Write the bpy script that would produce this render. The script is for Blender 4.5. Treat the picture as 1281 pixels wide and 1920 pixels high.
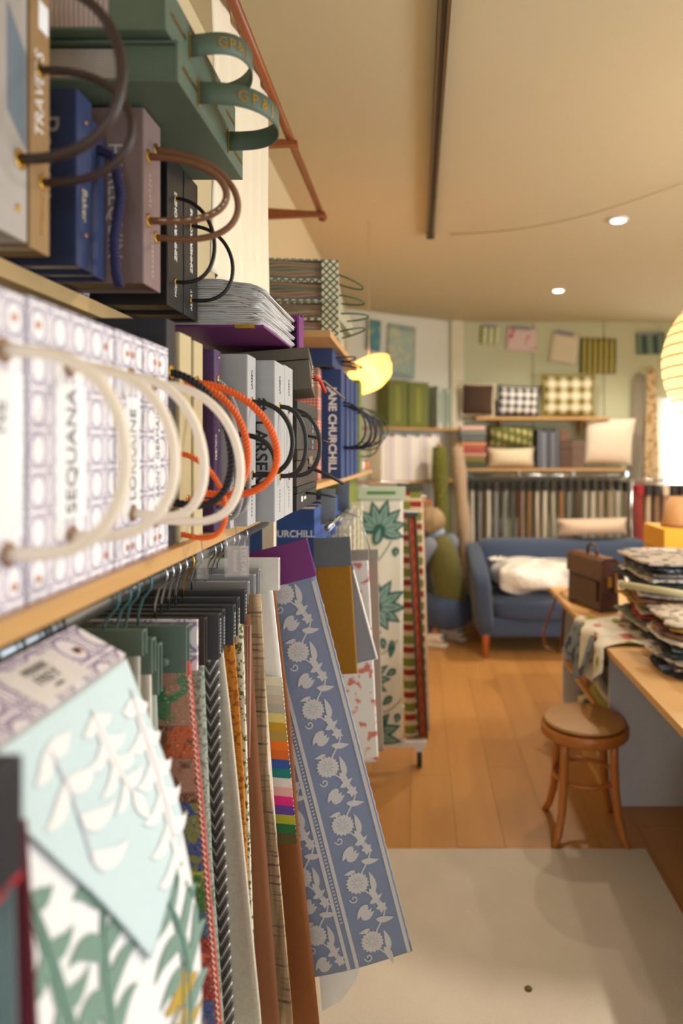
import bpy, math, random
from mathutils import Vector, Matrix
random.seed(7)
PI = math.pi
scene = bpy.context.scene
for o in list(bpy.data.objects):
    bpy.data.objects.remove(o)
COL = scene.collection
# ------------------------------------------------------------ camera (24 mm, level, shifted lens)
FPX, CX, CY, H = 1280.0, 783.0, 838.0, 1.6
cd = bpy.data.cameras.new('camera'); cam = bpy.data.objects.new('camera', cd); COL.objects.link(cam)
cam.location = (0, 0, H); cam.rotation_euler = (PI/2, 0, 0)
cd.sensor_width = 36; cd.lens = 24.0
cd.shift_x = (640.5-CX)/1920; cd.shift_y = -(960-CY)/1920
cd.clip_start = 0.05
cd.dof.use_dof = True; cd.dof.focus_distance = 1.5; cd.dof.aperture_fstop = 1.75
scene.camera = cam
# ------------------------------------------------------------ world, exposure
w = bpy.data.worlds.new('sky'); scene.world = w; w.use_nodes = True
bg = w.node_tree.nodes['Background']; bg.inputs[0].default_value = (.75, .87, 1, 1); bg.inputs[1].default_value = 1.0
vs = scene.view_settings
vs.view_transform = 'Standard'; vs.look = 'None'; vs.gamma = 1; vs.use_curve_mapping = False; vs.exposure = -0.22
HC = 2.85           # ceiling height
def area(name, loc, rot, sx, sy, power, col):
    l = bpy.data.lights.new(name, 'AREA'); l.shape = 'RECTANGLE'; l.size = sx; l.size_y = sy
    l.energy = power; l.color = col
    o = bpy.data.objects.new(name, l); COL.objects.link(o); o.location = loc; o.rotation_euler = rot
    return o
# daylight through the two windows (right wall beside the camera, back wall far right)
area('daylight_side_window', (3.36, 1.6, 1.42), (0, PI/2, 0), 1.2, 2.8, 128, (.88, .95, 1))
area('daylight_rear_window', (.55, -2.27, 1.5), (PI/2, 0, 0), 1.9, 1.2, 34, (.88, .95, 1))
area('daylight_back_window', (2.85, 6.86, 1.5), (-PI/2, 0, 0), .8, 1.15, 40, (.95, .98, 1))
# ------------------------------------------------------------ helpers
def lin(c):
    c = c/255.0
    return c/12.92 if c <= .04045 else ((c+.055)/1.055)**2.4
def rgb(*c):
    return (lin(c[0]), lin(c[1]), lin(c[2]), 1)
def W(px, py, d):
    """pixel of the photograph at distance d along the room -> world point"""
    return Vector(((px-CX)/FPX*d, d, H-(py-CY)/FPX*d))
class V:                      # tiny operator layer over math nodes
    def __init__(s, nt, sock): s.nt = nt; s.s = sock
    def op(s, o, b=None, c=None):
        n = s.nt.nodes.new('ShaderNodeMath'); n.operation = o
        s.nt.links.new(s.s, n.inputs[0])
        for i, x in ((1, b), (2, c)):
            if x is None: continue
            if isinstance(x, V): s.nt.links.new(x.s, n.inputs[i])
            else: n.inputs[i].default_value = x
        return V(s.nt, n.outputs[0])
    def __add__(s, b): return s.op('ADD', b)
    def __sub__(s, b): return s.op('SUBTRACT', b)
    def __mul__(s, b): return s.op('MULTIPLY', b)
    def __truediv__(s, b): return s.op('DIVIDE', b)
    def lt(s, b): return s.op('LESS_THAN', b)
    def gt(s, b): return s.op('GREATER_THAN', b)
    def fr(s): return s.op('FRACT')
    def abs(s): return s.op('ABSOLUTE')
    def sin(s): return s.op('SINE')
    def max(s, b): return s.op('MAXIMUM', b)
    def min(s, b): return s.op('MINIMUM', b)
    def sqrt(s): return s.op('SQRT')
class Mat:
    def __init__(s, name, col, rough=.7, metal=0.0):
        s.m = bpy.data.materials.new(name); s.m.use_nodes = True
        s.nt = s.m.node_tree; s.b = s.nt.nodes['Principled BSDF']
        s.b.inputs['Roughness'].default_value = rough; s.b.inputs['Metallic'].default_value = metal
        s.col = None; s.set(col)
    def set(s, col):
        if isinstance(col, tuple):
            s.b.inputs['Base Color'].default_value = col
            r = s.nt.nodes.new('ShaderNodeRGB'); r.outputs[0].default_value = col; s.col = r.outputs[0]
        else:
            s.nt.links.new(col, s.b.inputs['Base Color']); s.col = col
    def uv(s):
        n = s.nt.nodes.new('ShaderNodeUVMap'); x = s.nt.nodes.new('ShaderNodeSeparateXYZ')
        s.nt.links.new(n.outputs[0], x.inputs[0]); s.uvs = n.outputs[0]
        return V(s.nt, x.outputs[0]), V(s.nt, x.outputs[1])
    def mix(s, a, b, fac):
        n = s.nt.nodes.new('ShaderNodeMix'); n.data_type = 'RGBA'
        for i, x in ((6, a), (7, b)):
            if isinstance(x, tuple): n.inputs[i].default_value = x
            else: s.nt.links.new(x, n.inputs[i])
        if isinstance(fac, V): s.nt.links.new(fac.s, n.inputs[0])
        else: n.inputs[0].default_value = fac
        return n.outputs[2]
    def noise(s, scale, detail=3, coord='Object', stretch=None):
        t = s.nt.nodes.new('ShaderNodeTexCoord'); n = s.nt.nodes.new('ShaderNodeTexNoise')
        n.inputs['Scale'].default_value = scale; n.inputs['Detail'].default_value = detail
        src = t.outputs[coord]
        if stretch:
            mp = s.nt.nodes.new('ShaderNodeMapping'); mp.inputs['Scale'].default_value = stretch
            s.nt.links.new(src, mp.inputs[0]); src = mp.outputs[0]
        s.nt.links.new(src, n.inputs[0])
        return V(s.nt, n.outputs[0])
    def bump(s, v, strength=.3, dist=.002):
        n = s.nt.nodes.new('ShaderNodeBump'); n.inputs['Strength'].default_value = strength
        n.inputs['Distance'].default_value = dist
        s.nt.links.new(v.s, n.inputs['Height']); s.nt.links.new(n.outputs[0], s.b.inputs['Normal'])
CACHE = {}
def plain(r, g, b, rough=.7, metal=0.0, var=.08, scale=60, bump=.15):
    """plain coloured surface with faint grain"""
    k = (r, g, b, rough, metal, var, scale, bump)
    if k in CACHE: return CACHE[k]
    M = Mat('surface_%d_%d_%d' % (r, g, b), rgb(r, g, b), rough, metal)
    if var or bump:
        n = M.noise(scale)
        if var:
            c = rgb(r, g, b)
            M.set(M.mix(tuple(x*(1-var) for x in c[:3])+(1,), tuple(min(1, x*(1+var)) for x in c[:3])+(1,), n))
        if bump: M.bump(n, bump)
    CACHE[k] = M.m
    return M.m
def cloth_mat(r, g, b, var=.12, cell=.0016):
    """woven cloth: fine thread grid in UV metres"""
    k = ('cloth', r, g, b, var, cell)
    if k in CACHE: return CACHE[k]
    c = rgb(r, g, b)
    M = Mat('cloth_%d_%d_%d' % (r, g, b), c, .9)
    u, v = M.uv()
    th = ((u*(2*PI/cell)).sin() + (v*(2*PI/cell)).sin())*.25+.5
    n = M.noise(25)
    f = (th*.5 + n*.5)
    M.set(M.mix(tuple(x*(1-var*1.6) for x in c[:3])+(1,), tuple(min(1, x*(1+var)) for x in c[:3])+(1,), f))
    M.bump(th, .2, .0005)
    M.b.inputs['Sheen Weight'].default_value = .15
    CACHE[k] = M.m
    return M.m
def wood_mat(name, c1, c2, axis='Y', rough=.45, scale=6, fine=1.0):
    M = Mat(name, rgb(*c1), rough)
    st = {'X': (.08, 1, 1), 'Y': (1, .08, 1), 'Z': (1, 1, .08)}[axis]
    n = M.noise(scale*8*fine, 6, 'Object', st)
    n2 = M.noise(scale*1.3, 2, 'Object', st)
    oi = M.nt.nodes.new('ShaderNodeObjectInfo')
    f = n*.55 + n2*.35 + V(M.nt, oi.outputs['Random'])*.3 - .1
    M.set(M.mix(rgb(*c1), rgb(*c2), f.max(0.0).min(1.0)))
    M.bump(n, .08, .001)
    return M.m
ORG = {}
def base_of(vs_):
    xs = [v[0] for v in vs_]; ys = [v[1] for v in vs_]; zs = [v[2] for v in vs_]
    return Vector(((min(xs)+max(xs))/2, (min(ys)+max(ys))/2, min(zs)))
class MB:
    def __init__(s): s.v = []; s.f = []; s.uv = {}; s.sm = []
    def add(s, vs_, fs, smooth=False, uvs=None):
        o = len(s.v); s.v += [Vector(p) for p in vs_]
        for i, q in enumerate(fs):
            if uvs: s.uv[len(s.f)] = [uvs[k] for k in q]
            s.f.append([o+k for k in q]); s.sm.append(smooth)
        return s
    def box(s, x0, x1, y0, y1, z0, z1, M=None):
        p = [Vector((x, y, z)) for z in (z0, z1) for y in (y0, y1) for x in (x0, x1)]
        if M is not None: p = [M @ q for q in p]
        return s.add(p, [(0, 2, 3, 1), (4, 5, 7, 6), (0, 1, 5, 4), (2, 6, 7, 3), (0, 4, 6, 2), (1, 3, 7, 5)])
    def tube(s, pts, r, n=8, closed=False, caps=True):
        pts = [Vector(p) for p in pts]; m = len(pts)
        rr = r if isinstance(r, (list, tuple)) else [r]*m
        t0 = (pts[1]-pts[0]).normalized()
        nrm = t0.orthogonal().normalized(); vs_ = []; prev = t0
        for i, p in enumerate(pts):
            if closed: t = (pts[(i+1) % m]-pts[i-1]).normalized()
            else: t = (pts[min(i+1, m-1)]-pts[max(i-1, 0)]).normalized()
            q = prev.rotation_difference(t); nrm = (q @ nrm); nrm = (nrm-t*nrm.dot(t)).normalized(); prev = t
            bn = t.cross(nrm)
            for k in range(n):
                a = 2*PI*k/n
                vs_.append(p+(nrm*math.cos(a)+bn*math.sin(a))*rr[i])
        fs = []
        for i in range(m if closed else m-1):
            for k in range(n):
                a = i*n+k; b = i*n+(k+1) % n; j = ((i+1) % m)*n
                fs.append((a, b, j+(k+1) % n, j+k))
        if caps and not closed:
            fs.append(tuple(reversed(range(n)))); fs.append(tuple(range((m-1)*n, m*n)))
        return s.add(vs_, fs, True)
    def rope(s, pts, r, pitch, strands=3, n=6):
        pts = [Vector(p) for p in pts]
        # resample
        out = []
        for a, b in zip(pts, pts[1:]):
            k = max(1, int((b-a).length/(pitch/7)))
            out += [a.lerp(b, i/k) for i in range(k)]
        out.append(pts[-1]); pts = out; m = len(pts)
        prev = (pts[1]-pts[0]).normalized(); nrm = prev.orthogonal().normalized(); L = 0; lines = [[] for _ in range(strands)]
        for i, p in enumerate(pts):
            t = (pts[min(i+1, m-1)]-pts[max(i-1, 0)]).normalized()
            nrm = prev.rotation_difference(t) @ nrm; nrm = (nrm-t*nrm.dot(t)).normalized(); prev = t; bn = t.cross(nrm)
            if i: L += (pts[i]-pts[i-1]).length
            for k in range(strands):
                a = 2*PI*(L/pitch+k/strands)
                lines[k].append(p+(nrm*math.cos(a)+bn*math.sin(a))*r*.6)
        for l in lines: s.tube(l, r*.5, n)
        return s
    def lathe(s, prof, n=24, c=(0, 0, 0), M=None):
        vs_ = []
        for r, z in prof:
            for k in range(n):
                a = 2*PI*k/n; p = Vector((c[0]+r*math.cos(a), c[1]+r*math.sin(a), c[2]+z))
                vs_.append(M @ p if M is not None else p)
        fs = []
        for i in range(len(prof)-1):
            for k in range(n):
                fs.append((i*n+k, i*n+(k+1) % n, (i+1)*n+(k+1) % n, (i+1)*n+k))
        fs.append(tuple(reversed(range(n)))); fs.append(tuple(range((len(prof)-1)*n, len(prof)*n)))
        return s.add(vs_, fs, True)
    def grid(s, fn, nu, nv, uvf=None, smooth=True):
        vs_ = []; uvs = []
        for j in range(nv+1):
            for i in range(nu+1):
                u, v = i/nu, j/nv
                vs_.append(fn(u, v)); uvs.append(uvf(u, v) if uvf else (u, v))
        fs = [(j*(nu+1)+i, j*(nu+1)+i+1, (j+1)*(nu+1)+i+1, (j+1)*(nu+1)+i) for j in range(nv) for i in range(nu)]
        return s.add(vs_, fs, smooth, uvs)
    def prism(s, poly, a, b, axis='Z', M=None):
        n = len(poly)
        def mk(p, h):
            q = {'Z': (p[0], p[1], h), 'Y': (p[0], h, p[1]), 'X': (h, p[0], p[1])}[axis]
            q = Vector(q); return M @ q if M is not None else q
        vs_ = [mk(p, a) for p in poly]+[mk(p, b) for p in poly]
        fs = [tuple(reversed(range(n))), tuple(range(n, 2*n))]+[(i, (i+1) % n, n+(i+1) % n, n+i) for i in range(n)]
        return s.add(vs_, fs)
    def build(s, name, mat, parent=None, bevel=0, solid=0, sub=0, kind=None, smooth=None):
        me = bpy.data.meshes.new(name)
        og = ORG[parent.name] if parent else base_of(s.v)
        me.from_pydata([v-og for v in s.v], [], s.f); 
        ul = me.uv_layers.new(name='UVMap')
        for pi, p in enumerate(me.polygons):
            p.use_smooth = s.sm[pi] if smooth is None else smooth
            if pi in s.uv:
                for li, q in zip(p.loop_indices, s.uv[pi]): ul.data[li].uv = q
            else:
                n = p.normal; ax = max(range(3), key=lambda k: abs(n[k]))
                for li in p.loop_indices:
                    c = s.v[me.loops[li].vertex_index]
                    ul.data[li].uv = ((c[1], c[2]), (c[0], c[2]), (c[0], c[1]))[ax]
        me.update()
        o = bpy.data.objects.new(name, me); COL.objects.link(o)
        if mat: me.materials.append(mat)
        if parent: o.parent = parent
        else: o.location = og
        ORG[o.name] = og.copy()
        if solid:
            m = o.modifiers.new('thickness', 'SOLIDIFY'); m.thickness = solid; m.offset = 0
        if bevel:
            m = o.modifiers.new('bevel', 'BEVEL'); m.width = bevel; m.segments = 2; m.limit_method = 'ANGLE'
        if sub:
            m = o.modifiers.new('sub', 'SUBSURF'); m.levels = sub; m.render_levels = sub
        if kind: o['kind'] = kind
        return o
def tag(o, label, cat, group=None):
    o['label'] = label; o['category'] = cat
    if group: o['group'] = group
    return o
def thing(name, label, cat, loc, group=None):
    o = bpy.data.objects.new(name, None); COL.objects.link(o); o.location = loc
    o.empty_display_size = .05
    ORG[o.name] = Vector(loc); return tag(o, label, cat, group)
def struct(o):
    o['kind'] = 'structure'; return o
TXT = {}
def text(body, c, R, U, size, mat, parent, name='lettering', off=0.0, extr=.0004, align='CENTER'):
    cu = bpy.data.curves.new('t', 'FONT'); cu.body = body; cu.size = size; cu.align_x = align; cu.align_y = 'CENTER'
    cu.offset = off; cu.extrude = extr; cu.resolution_u = 3
    t = bpy.data.objects.new('t', cu); COL.objects.link(t)
    dg = bpy.context.evaluated_depsgraph_get()
    me = bpy.data.meshes.new_from_object(t.evaluated_get(dg))
    bpy.data.objects.remove(t)
    R = Vector(R).normalized(); U = Vector(U).normalized(); Nn = R.cross(U); c = Vector(c)
    og = ORG[parent.name]
    for v in me.vertices:
        v.co = c + R*v.co.x + U*v.co.y + Nn*v.co.z - og
    me.name = name
    me.materials.clear(); me.materials.append(mat)
    o = bpy.data.objects.new(name, me); COL.objects.link(o); o.parent = parent; ORG[o.name] = og.copy()
    return o
def marks(n, c, R, U, size, mat, parent, name='lettering'):
    """a row of tiny letter-like strokes where the photo's print is too small to read"""
    R = Vector(R).normalized(); U = Vector(U).normalized(); N_ = R.cross(U); c = Vector(c); m = MB(); r_ = random.Random(n*7)
    for i in range(n):
        x = (i-(n-1)/2)*size*.72; h = size*(.30+.06*r_.random()); w_ = size*.07
        for k in range(2):
            a = x+(k-.5)*size*.3*(.6+.5*r_.random())
            p = [c+R*(a+sx*w_)+U*(sy*h)+N_*q for q in (0, .0005) for sx, sy in ((-1, -1), (1, -1), (1, 1), (-1, 1))]
            m.add(p, [(0, 3, 2, 1), (4, 5, 6, 7), (0, 1, 5, 4), (1, 2, 6, 5), (2, 3, 7, 6), (3, 0, 4, 7)])
        y = r_.choice((-.28, 0, .28))*size
        p = [c+R*(x+sx*size*.16)+U*(y+sy*w_)+N_*q for q in (0, .0005) for sx, sy in ((-1, -1), (1, -1), (1, 1), (-1, 1))]
        m.add(p, [(0, 3, 2, 1), (4, 5, 6, 7), (0, 1, 5, 4), (1, 2, 6, 5), (2, 3, 7, 6), (3, 0, 4, 7)])
    o = m.build(name, mat, parent); o['kind'] = 'stuff'; return o
def arc(A, B, out, bulge, droop=0.0, n=20, p=1.0):
    """handle loop from A to B bulging along out"""
    A = Vector(A); B = Vector(B); out = Vector(out); r = []
    for i in range(n+1):
        t = PI*i/n
        r.append(A.lerp(B, (1-math.cos(t))/2) + out*bulge*(math.sin(t)**p) + Vector((0, 0, -droop*math.sin(t))))
    return r
# ------------------------------------------------------------ common materials
WHITE = plain(236, 234, 230, .6, 0, .03)
GOLD = plain(200, 160, 70, .3, 1.0, 0, 60, 0)
CHROME = plain(190, 190, 195, .2, 1.0, 0, 60, 0)
COPPER = plain(200, 150, 125, .3, 1.0, 0, 60, 0)
BLACK = plain(22, 22, 25, .5, 0, .1)
PINE = wood_mat('pine_board', (214, 176, 118), (180, 132, 74), 'Y')
# ------------------------------------------------------------ room
fl = MB().box(-.8, 3.5, -2.2, 7.1, -.06, -.006)
FLOOR = struct(fl.build('floor', plain(120, 75, 35, .6)))
lam = wood_mat('laminate', (198, 146, 84), (160, 110, 58), 'Y', .38, 2.2)
PW, PL = .192, 1.29
for i in range(23):
    x0 = -.8+i*PW
    y = .6 - (i*.47 % 1)*PL
    while y < 7.1:
        y1 = min(y+PL, 7.1)
        if y1 > 1.2 and x0 < 3.4:
            MB().box(x0+.0007, x0+PW-.0007, max(y, -2.2)+.0007, y1-.0007, -.006, 0).build('plank', lam, FLOOR)
        y = y1
cm = Mat('ceiling_paint', rgb(194, 182, 150), .85); cm.bump(cm.noise(90), .1)
CEIL = struct(MB().box(-.8, 3.5, -2.2, 7.2, HC, HC+.08).build('ceiling', cm.m))
wl = Mat('wall_paint_cream', rgb(222, 208, 170), .85); wl.bump(wl.noise(60), .12)
struct(MB().box(-.74, -.64, -2.2, 6.2, 0, HC).build('wall_left', wl.m))
wm = Mat('wall_paint_white', rgb(226, 228, 218), .85); wm.bump(wm.noise(60), .1)
struct(MB().prism([(-.66, 6.17), (.40, 6.84), (.40, 6.95), (-.74, 6.28)], 0, HC).build('wall_corner', wm.m))
wg = Mat('wall_paint_green', rgb(202, 206, 176), .85); wg.bump(wg.noise(60), .1)
# back wall: green sheets with recessed joints; opening for the window at the right
WB = struct(MB().box(.38, 2.4, 6.83, 6.9, 0, HC).box(2.4, 3.3, 6.83, 6.9, 0, .95).box(2.4, 3.3, 6.83, 6.9, 2.1, HC).build('wall_back', plain(120, 122, 100, .9)))
xs = [.40, 1.15, 1.86, 2.40]
for a, b in zip(xs, xs[1:]):
    MB().box(a+.004, b-.004, 6.81, 6.83, 0, HC).build('panel', wg.m, WB, bevel=.002)
MB().box(2.4, 3.3, 6.81, 6.83, 0, .95).build('panel', wg.m, WB)
MB().box(2.4, 3.3, 6.81, 6.83, 2.1, HC).build('panel', wg.m, WB)
WR = MB().box(3.3, 3.4, -2.2, .2, 0, HC).box(3.3, 3.4, 3.0, 6.9, 0, HC).box(3.3, 3.4, .2, 3.0, 0, .8).box(3.3, 3.4, .2, 3.0, 2.04, HC)
struct(WR.build('wall_right', wl.m))
struct(MB().box(-.74, -.45, -2.3, -2.2, 0, HC).box(1.55, 3.4, -2.3, -2.2, 0, HC).box(-.45, 1.55, -2.3, -2.2, 0, .88).box(-.45, 1.55, -2.3, -2.2, 2.12, HC).build('wall_rear', wl.m))
struct(MB().box(-.45, -.40, -2.25, -2.2, .88, 2.12).box(.53, .57, -2.25, -2.2, .88, 2.12).box(1.5, 1.55, -2.25, -2.2, .88, 2.12).box(-.45, 1.55, -2.25, -2.2, .88, .92).box(-.45, 1.55, -2.25, -2.2, 2.08, 2.12).build('window_3', WHITE))
wf = MB()
for y in (.2, 1.58, 2.95): wf.box(3.30, 3.35, y, y+.05, .8, 2.04)
wf.box(3.30, 3.35, .2, 3, .8, .85).box(3.30, 3.35, .2, 3, 1.99, 2.04)
struct(wf.build('window_1', WHITE))
bw = Mat('blind_fabric', rgb(240, 236, 224), .9); bw.b.inputs['Transmission Weight'].default_value = 0
tr = bw.nt.nodes.new('ShaderNodeBsdfTranslucent'); tr.inputs[0].default_value = rgb(245, 242, 235)
mxs = bw.nt.nodes.new('ShaderNodeMixShader'); mxs.inputs[0].default_value = .6
bw.nt.links.new(bw.b.outputs[0], mxs.inputs[1]); bw.nt.links.new(tr.outputs[0], mxs.inputs[2])
bw.nt.links.new(mxs.outputs[0], bw.nt.nodes['Material Output'].inputs[0])
WN2 = struct(MB().box(2.4, 2.45, 6.83, 6.9, .95, 2.1).box(3.25, 3.3, 6.83, 6.9, .95, 2.1).box(2.45, 3.25, 6.83, 6.9, .95, 1.0).box(2.45, 3.25, 6.83, 6.9, 2.05, 2.1).build('window_2', WHITE))
for i in range(9):
    x = 2.46+i*.09
    MB().grid(lambda u, v: (x+u*.086, 6.80+.012*math.sin(u*PI), .98+v*1.1), 4, 1).build('blind_slat', bw.m, WN2)
post = MB().box(.335, .455, 6.74, 6.82, 0, HC)
struct(post.build('trim_1', plain(226, 222, 200, .7), bevel=.004))
t = MB().box(.372, .418, 6.722, 6.74, 1.70, 1.79).build('switch_box', WHITE, bevel=.004)
tag(t, 'small white switch box on the pale post in the far corner', 'switch')
struct(MB().box(-.64, -.625, 2.0, 6.17, 0, .09).build('baseboard_left', WHITE, bevel=.003))
# ceiling: curtain track, wire, downlights
tk = thing('ceiling_track', 'long dark metal track fixed to the ceiling above the aisle', 'track', (.075, 2, HC-.03))
MB().box(.056, .094, -1.0, 3.97, HC-.03, HC).build('rail', plain(58, 50, 40, .5, .3), tk, bevel=.003)
MB().box(.058, .0665, -1.0, 3.972, HC-.034, HC-.03).box(.083, .092, -1.0, 3.972, HC-.034, HC-.03).build('lip', plain(120, 100, 70, .4, .5), tk)
MB().box(.052, .098, 3.97, 3.99, HC-.036, HC).build('end_cap', BLACK, tk)
pts = [Vector((.19+(1.25-.19)*i/12, 3.99+(3.21-3.99)*i/12, HC-.008-.06*math.sin(PI*i/12))) for i in range(13)]
tag(MB().tube(pts, .0025, 6).build('cable', plain(170, 140, 95)), 'thin wire slung across the ceiling beside the downlights', 'cable')
em = Mat('downlight_glow', rgb(255, 240, 215)); em.b.inputs['Emission Color'].default_value = (1, .93, .8, 1); em.b.inputs['Emission Strength'].default_value = 14
for (x, dd, lab, pw) in ((1.10, 3.74, 'round recessed ceiling downlight, the nearer of the two beyond the wire', 45), (1.118, 5.42, 'round recessed ceiling downlight, the farther of the two beyond the wire', 120), (1.52, 2.3, 'recessed ceiling downlight directly over the work table', 230), (2.25, 5.3, 'added unseen ceiling downlight in the far right corner, brightening the back wall', 110)):  # last downlight is added out of view to brighten the green back wall
    t = thing('downlight', lab, 'downlight', (x, dd, HC-.012), 'recessed downlights')
    MB().lathe([(.040, 0), (.052, .001), (.055, .006), (.055, .0115), (.040, .0115)], 28, (x, dd, HC-.012)).build('rim', WHITE, t)
    MB().lathe([(.001, -.003), (.036, -.003), (.038, 0), (.001, .001)], 24, (x, dd, HC-.012)).build('lens', em.m, t)
    l = bpy.data.lights.new('downlight_beam', 'SPOT'); l.energy = pw; l.color = (1, .86, .68); l.spot_size = 2.75; l.spot_blend = .6; l.shadow_soft_size = .04
    o = bpy.data.objects.new('downlight_beam', l); COL.objects.link(o); o.location = (x, dd, HC-.03)
# ------------------------------------------------------------ left shelving
ply = wood_mat('plywood_edge', (222, 196, 140), (170, 130, 80), 'Y', .55, 9)
def Z(r): return H+r
t = MB().box(-.64, -.365, .1, 2.02, Z(-.176), Z(-.154)).build('shelf_board', PINE, bevel=.001)
tag(t, 'pine shelf carrying the row of sample books above the hanging rail', 'shelf')
t = MB().box(-.64, -.55, .1, 1.375, Z(.225), Z(.25)).build('shelf_board', ply, bevel=.001)
tag(t, 'plywood upper shelf under the overhanging upright sample books', 'shelf')
t = MB().prism([(-.64, 2.06), (-.305, 2.06), (-.225, 3.38), (-.64, 3.38)], Z(-.13), Z(-.112)).build('shelf_board', PINE, bevel=.001)
tag(t, 'pine shelf under the dark blue books, beyond the cream curtain', 'shelf')
t = MB().box(-.64, -.268, 2.1, 3.05, Z(.338), Z(.36)).build('shelf_board', PINE, bevel=.001)
tag(t, 'pine shelf high up under the woven-patterned stacked books', 'shelf')
t = MB().box(-.64, -.24, 2.1, 3.35, Z(-.66), Z(-.64)).build('shelf_board', PINE, bevel=.001)
tag(t, 'low pine shelf under the blue and cream books behind the hanging samples', 'shelf')
t = MB().box(-.46, -.425, 2.02, 2.055, 0, Z(-.13)).build('shelf_upright', plain(232, 222, 198, .7), bevel=.001)
tag(t, 'cream upright post at the end of the near pine shelf', 'post')
def eyelet(x, y, z, parent, mat=GOLD, r=.0042, name='eyelet'):
    M = Matrix.Translation((x, y, z)) @ Matrix.Rotation(PI/2, 4, 'Y')
    return MB().lathe([(r*.4, 0), (r, 0), (r, .0012), (r*.8, .002), (r*.4, .0012)], 14, M=M).build(name, mat, parent)
def pages_mat(r, g, b, axis=1, freq=900, dark=.45):
    k = ('pages', r, g, b, axis, freq)
    if k in CACHE: return CACHE[k]
    M = Mat('page_edges', rgb(r, g, b), .9)
    tc = M.nt.nodes.new('ShaderNodeTexCoord'); sp = M.nt.nodes.new('ShaderNodeSeparateXYZ')
    M.nt.links.new(tc.outputs['Object'], sp.inputs[0])
    v = V(M.nt, sp.outputs[axis])*freq + M.noise(14)*5
    c = rgb(r, g, b)
    f = (v.sin()*.5+.5)*(M.noise(50)*.7+.3)
    M.set(M.mix(tuple(x*dark for x in c[:3])+(1,), c, (f*1.5).min(1.0)))
    CACHE[k] = M.m
    return M.m
PG = pages_mat(226, 220, 212)
PGD = pages_mat(150, 130, 90, 1, 1100, .2)
def book(label, X, y0, y1, z0, h, depth, cov, spine=None, pages=PG, name='sample_book', cat='book', group=None):
    t = thing(name, label, cat, (X-depth/2, (y0+y1)/2, z0), group)
    b = .0035; g = .0012
    y0 += g; y1 -= g
    MB().box(X-depth, X-.0015, y0, y0+b, z0, z0+h).build('cover_board', cov, t, bevel=.0008)
    MB().box(X-depth, X-.0015, y1-b, y1, z0, z0+h).build('cover_board', cov, t, bevel=.0008)
    MB().box(X-b, X, y0+.0006, y1-.0006, z0, z0+h).build('spine', spine or cov, t, bevel=.001)
    MB().box(X-depth+.006, X-b-.001, y0+b, y1-b, z0+.006, z0+h-.006).build('pages', pages, t)
    return t
def cord(t, X, ya, za, yb, zb, bulge, r, mat, droop=0.0, kind='tube', pitch=.02, out=(1, 0, 0), ey=GOLD, p=.75):
    A = Vector((X-.004, ya, Z(za))); B = Vector((X-.004, yb, Z(zb)))
    pts = arc(A, B, out, bulge, droop, 28, p)
    m = MB()
    if kind == 'tube': m.tube(pts, r, 10)
    else: m.rope(pts, r, pitch)
    c = m.build('cord_handle', mat, t)
    if ey: eyelet(X, ya, Z(za), t, ey, r*1.9); eyelet(X, yb, Z(zb), t, ey, r*1.9)
    return c
XR, UR = (0, 0, 1), (0, -1, 0)        # upward-reading text on faces looking to +X
XD, UD = (0, 0, -1), (0, 1, 0)        # downward-reading text on faces looking to +X
FD, UF = (0, 0, -1), (1, 0, 0)        # downward-reading text on faces looking to the camera
# cane-work print
def cane(c1, c2, cell=.034):
    M = Mat('cane_print', rgb(*c1), .6); cell *= 1.22
    u, v = M.uv()
    p = (u/cell).fr()-.5; q = (v/cell).fr()-.5
    r = (p*p*1.55+q*q).sqrt()
    lines = (p.abs()-.43).abs().lt(.022).max((q.abs()-.43).abs().lt(.022))
    diag = ((p+q).abs()-.07).abs().lt(.03).max(((p-q).abs()-.07).abs().lt(.03))
    ring = (r-.40).abs().lt(.05)
    inside = r.lt(.35)
    msk = lines.max(diag).max(ring)
    msk = (msk-inside).max(0.0)
    M.set(M.mix(rgb(*c1), rgb(*c2), (msk*(M.noise(40)*.4+.85)).min(1.0)))
    return M.m
CANE = cane((242, 241, 245), (160, 152, 178)); CANE2 = cane((232, 228, 234), (150, 136, 168), .045)
CREAMCORD = plain(246, 232, 214, .55, 0, .05)
LABELW = plain(244, 247, 252, .5, 0, .02)
INK = plain(95, 95, 105, .6, 0, 0, 60, 0)
zS = Z(-.154)
def frey(label, y0, y1, h, lab, txt, ya, za, zb, bulge, droop, sz):
    X = -.38
    t = book(label, X, y0, y1, zS, h, .25, CANE, CANE, group='cane-print books')
    MB().box(X, X+.0008, lab[0], lab[1], Z(lab[2]), Z(lab[3])).build('spine_label', LABELW, t)
    text(txt, (X+.001, (lab[0]+lab[1])/2, Z((lab[2]+lab[3])/2+(.035 if txt == 'NE' else 0))), XR, UR, sz, INK, t)
    w_ = (y1-y0)
    for yy in (y0+w_*.1, y1-w_*.12) if w_ > .12 else (y0+w_*.42, y0+w_*.62):
        for zz in (.122, -.132): eyelet(X, yy, Z(zz), t, COPPER, .0042, 'rivet')
    cord(t, X, ya, za, ya+.006, zb, bulge, .0062, CREAMCORD, droop, ey=plain(150, 120, 90, .4, .6), p=.62)
frey('cane-print sample book at the photo edge, leftmost of the four', .50, .662, .300, (.585, .656, -.085, .07), 'NE', .627, .089, -.10, .115, .004, .024)
frey('thick cane-print sample book with a wide white spine label, second from the left', .664, .855, .302, (.717, .781, -.078, .069), 'SEQUANA', .745, .088, -.098, .118, .01, .03)
frey('cane-print sample book with a narrow white spine label, third from the left', .857, .943, .303, (.889, .932, -.087, .066), 'LORRAINE', .905, .094, -.088, .100, .03, .026)
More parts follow.
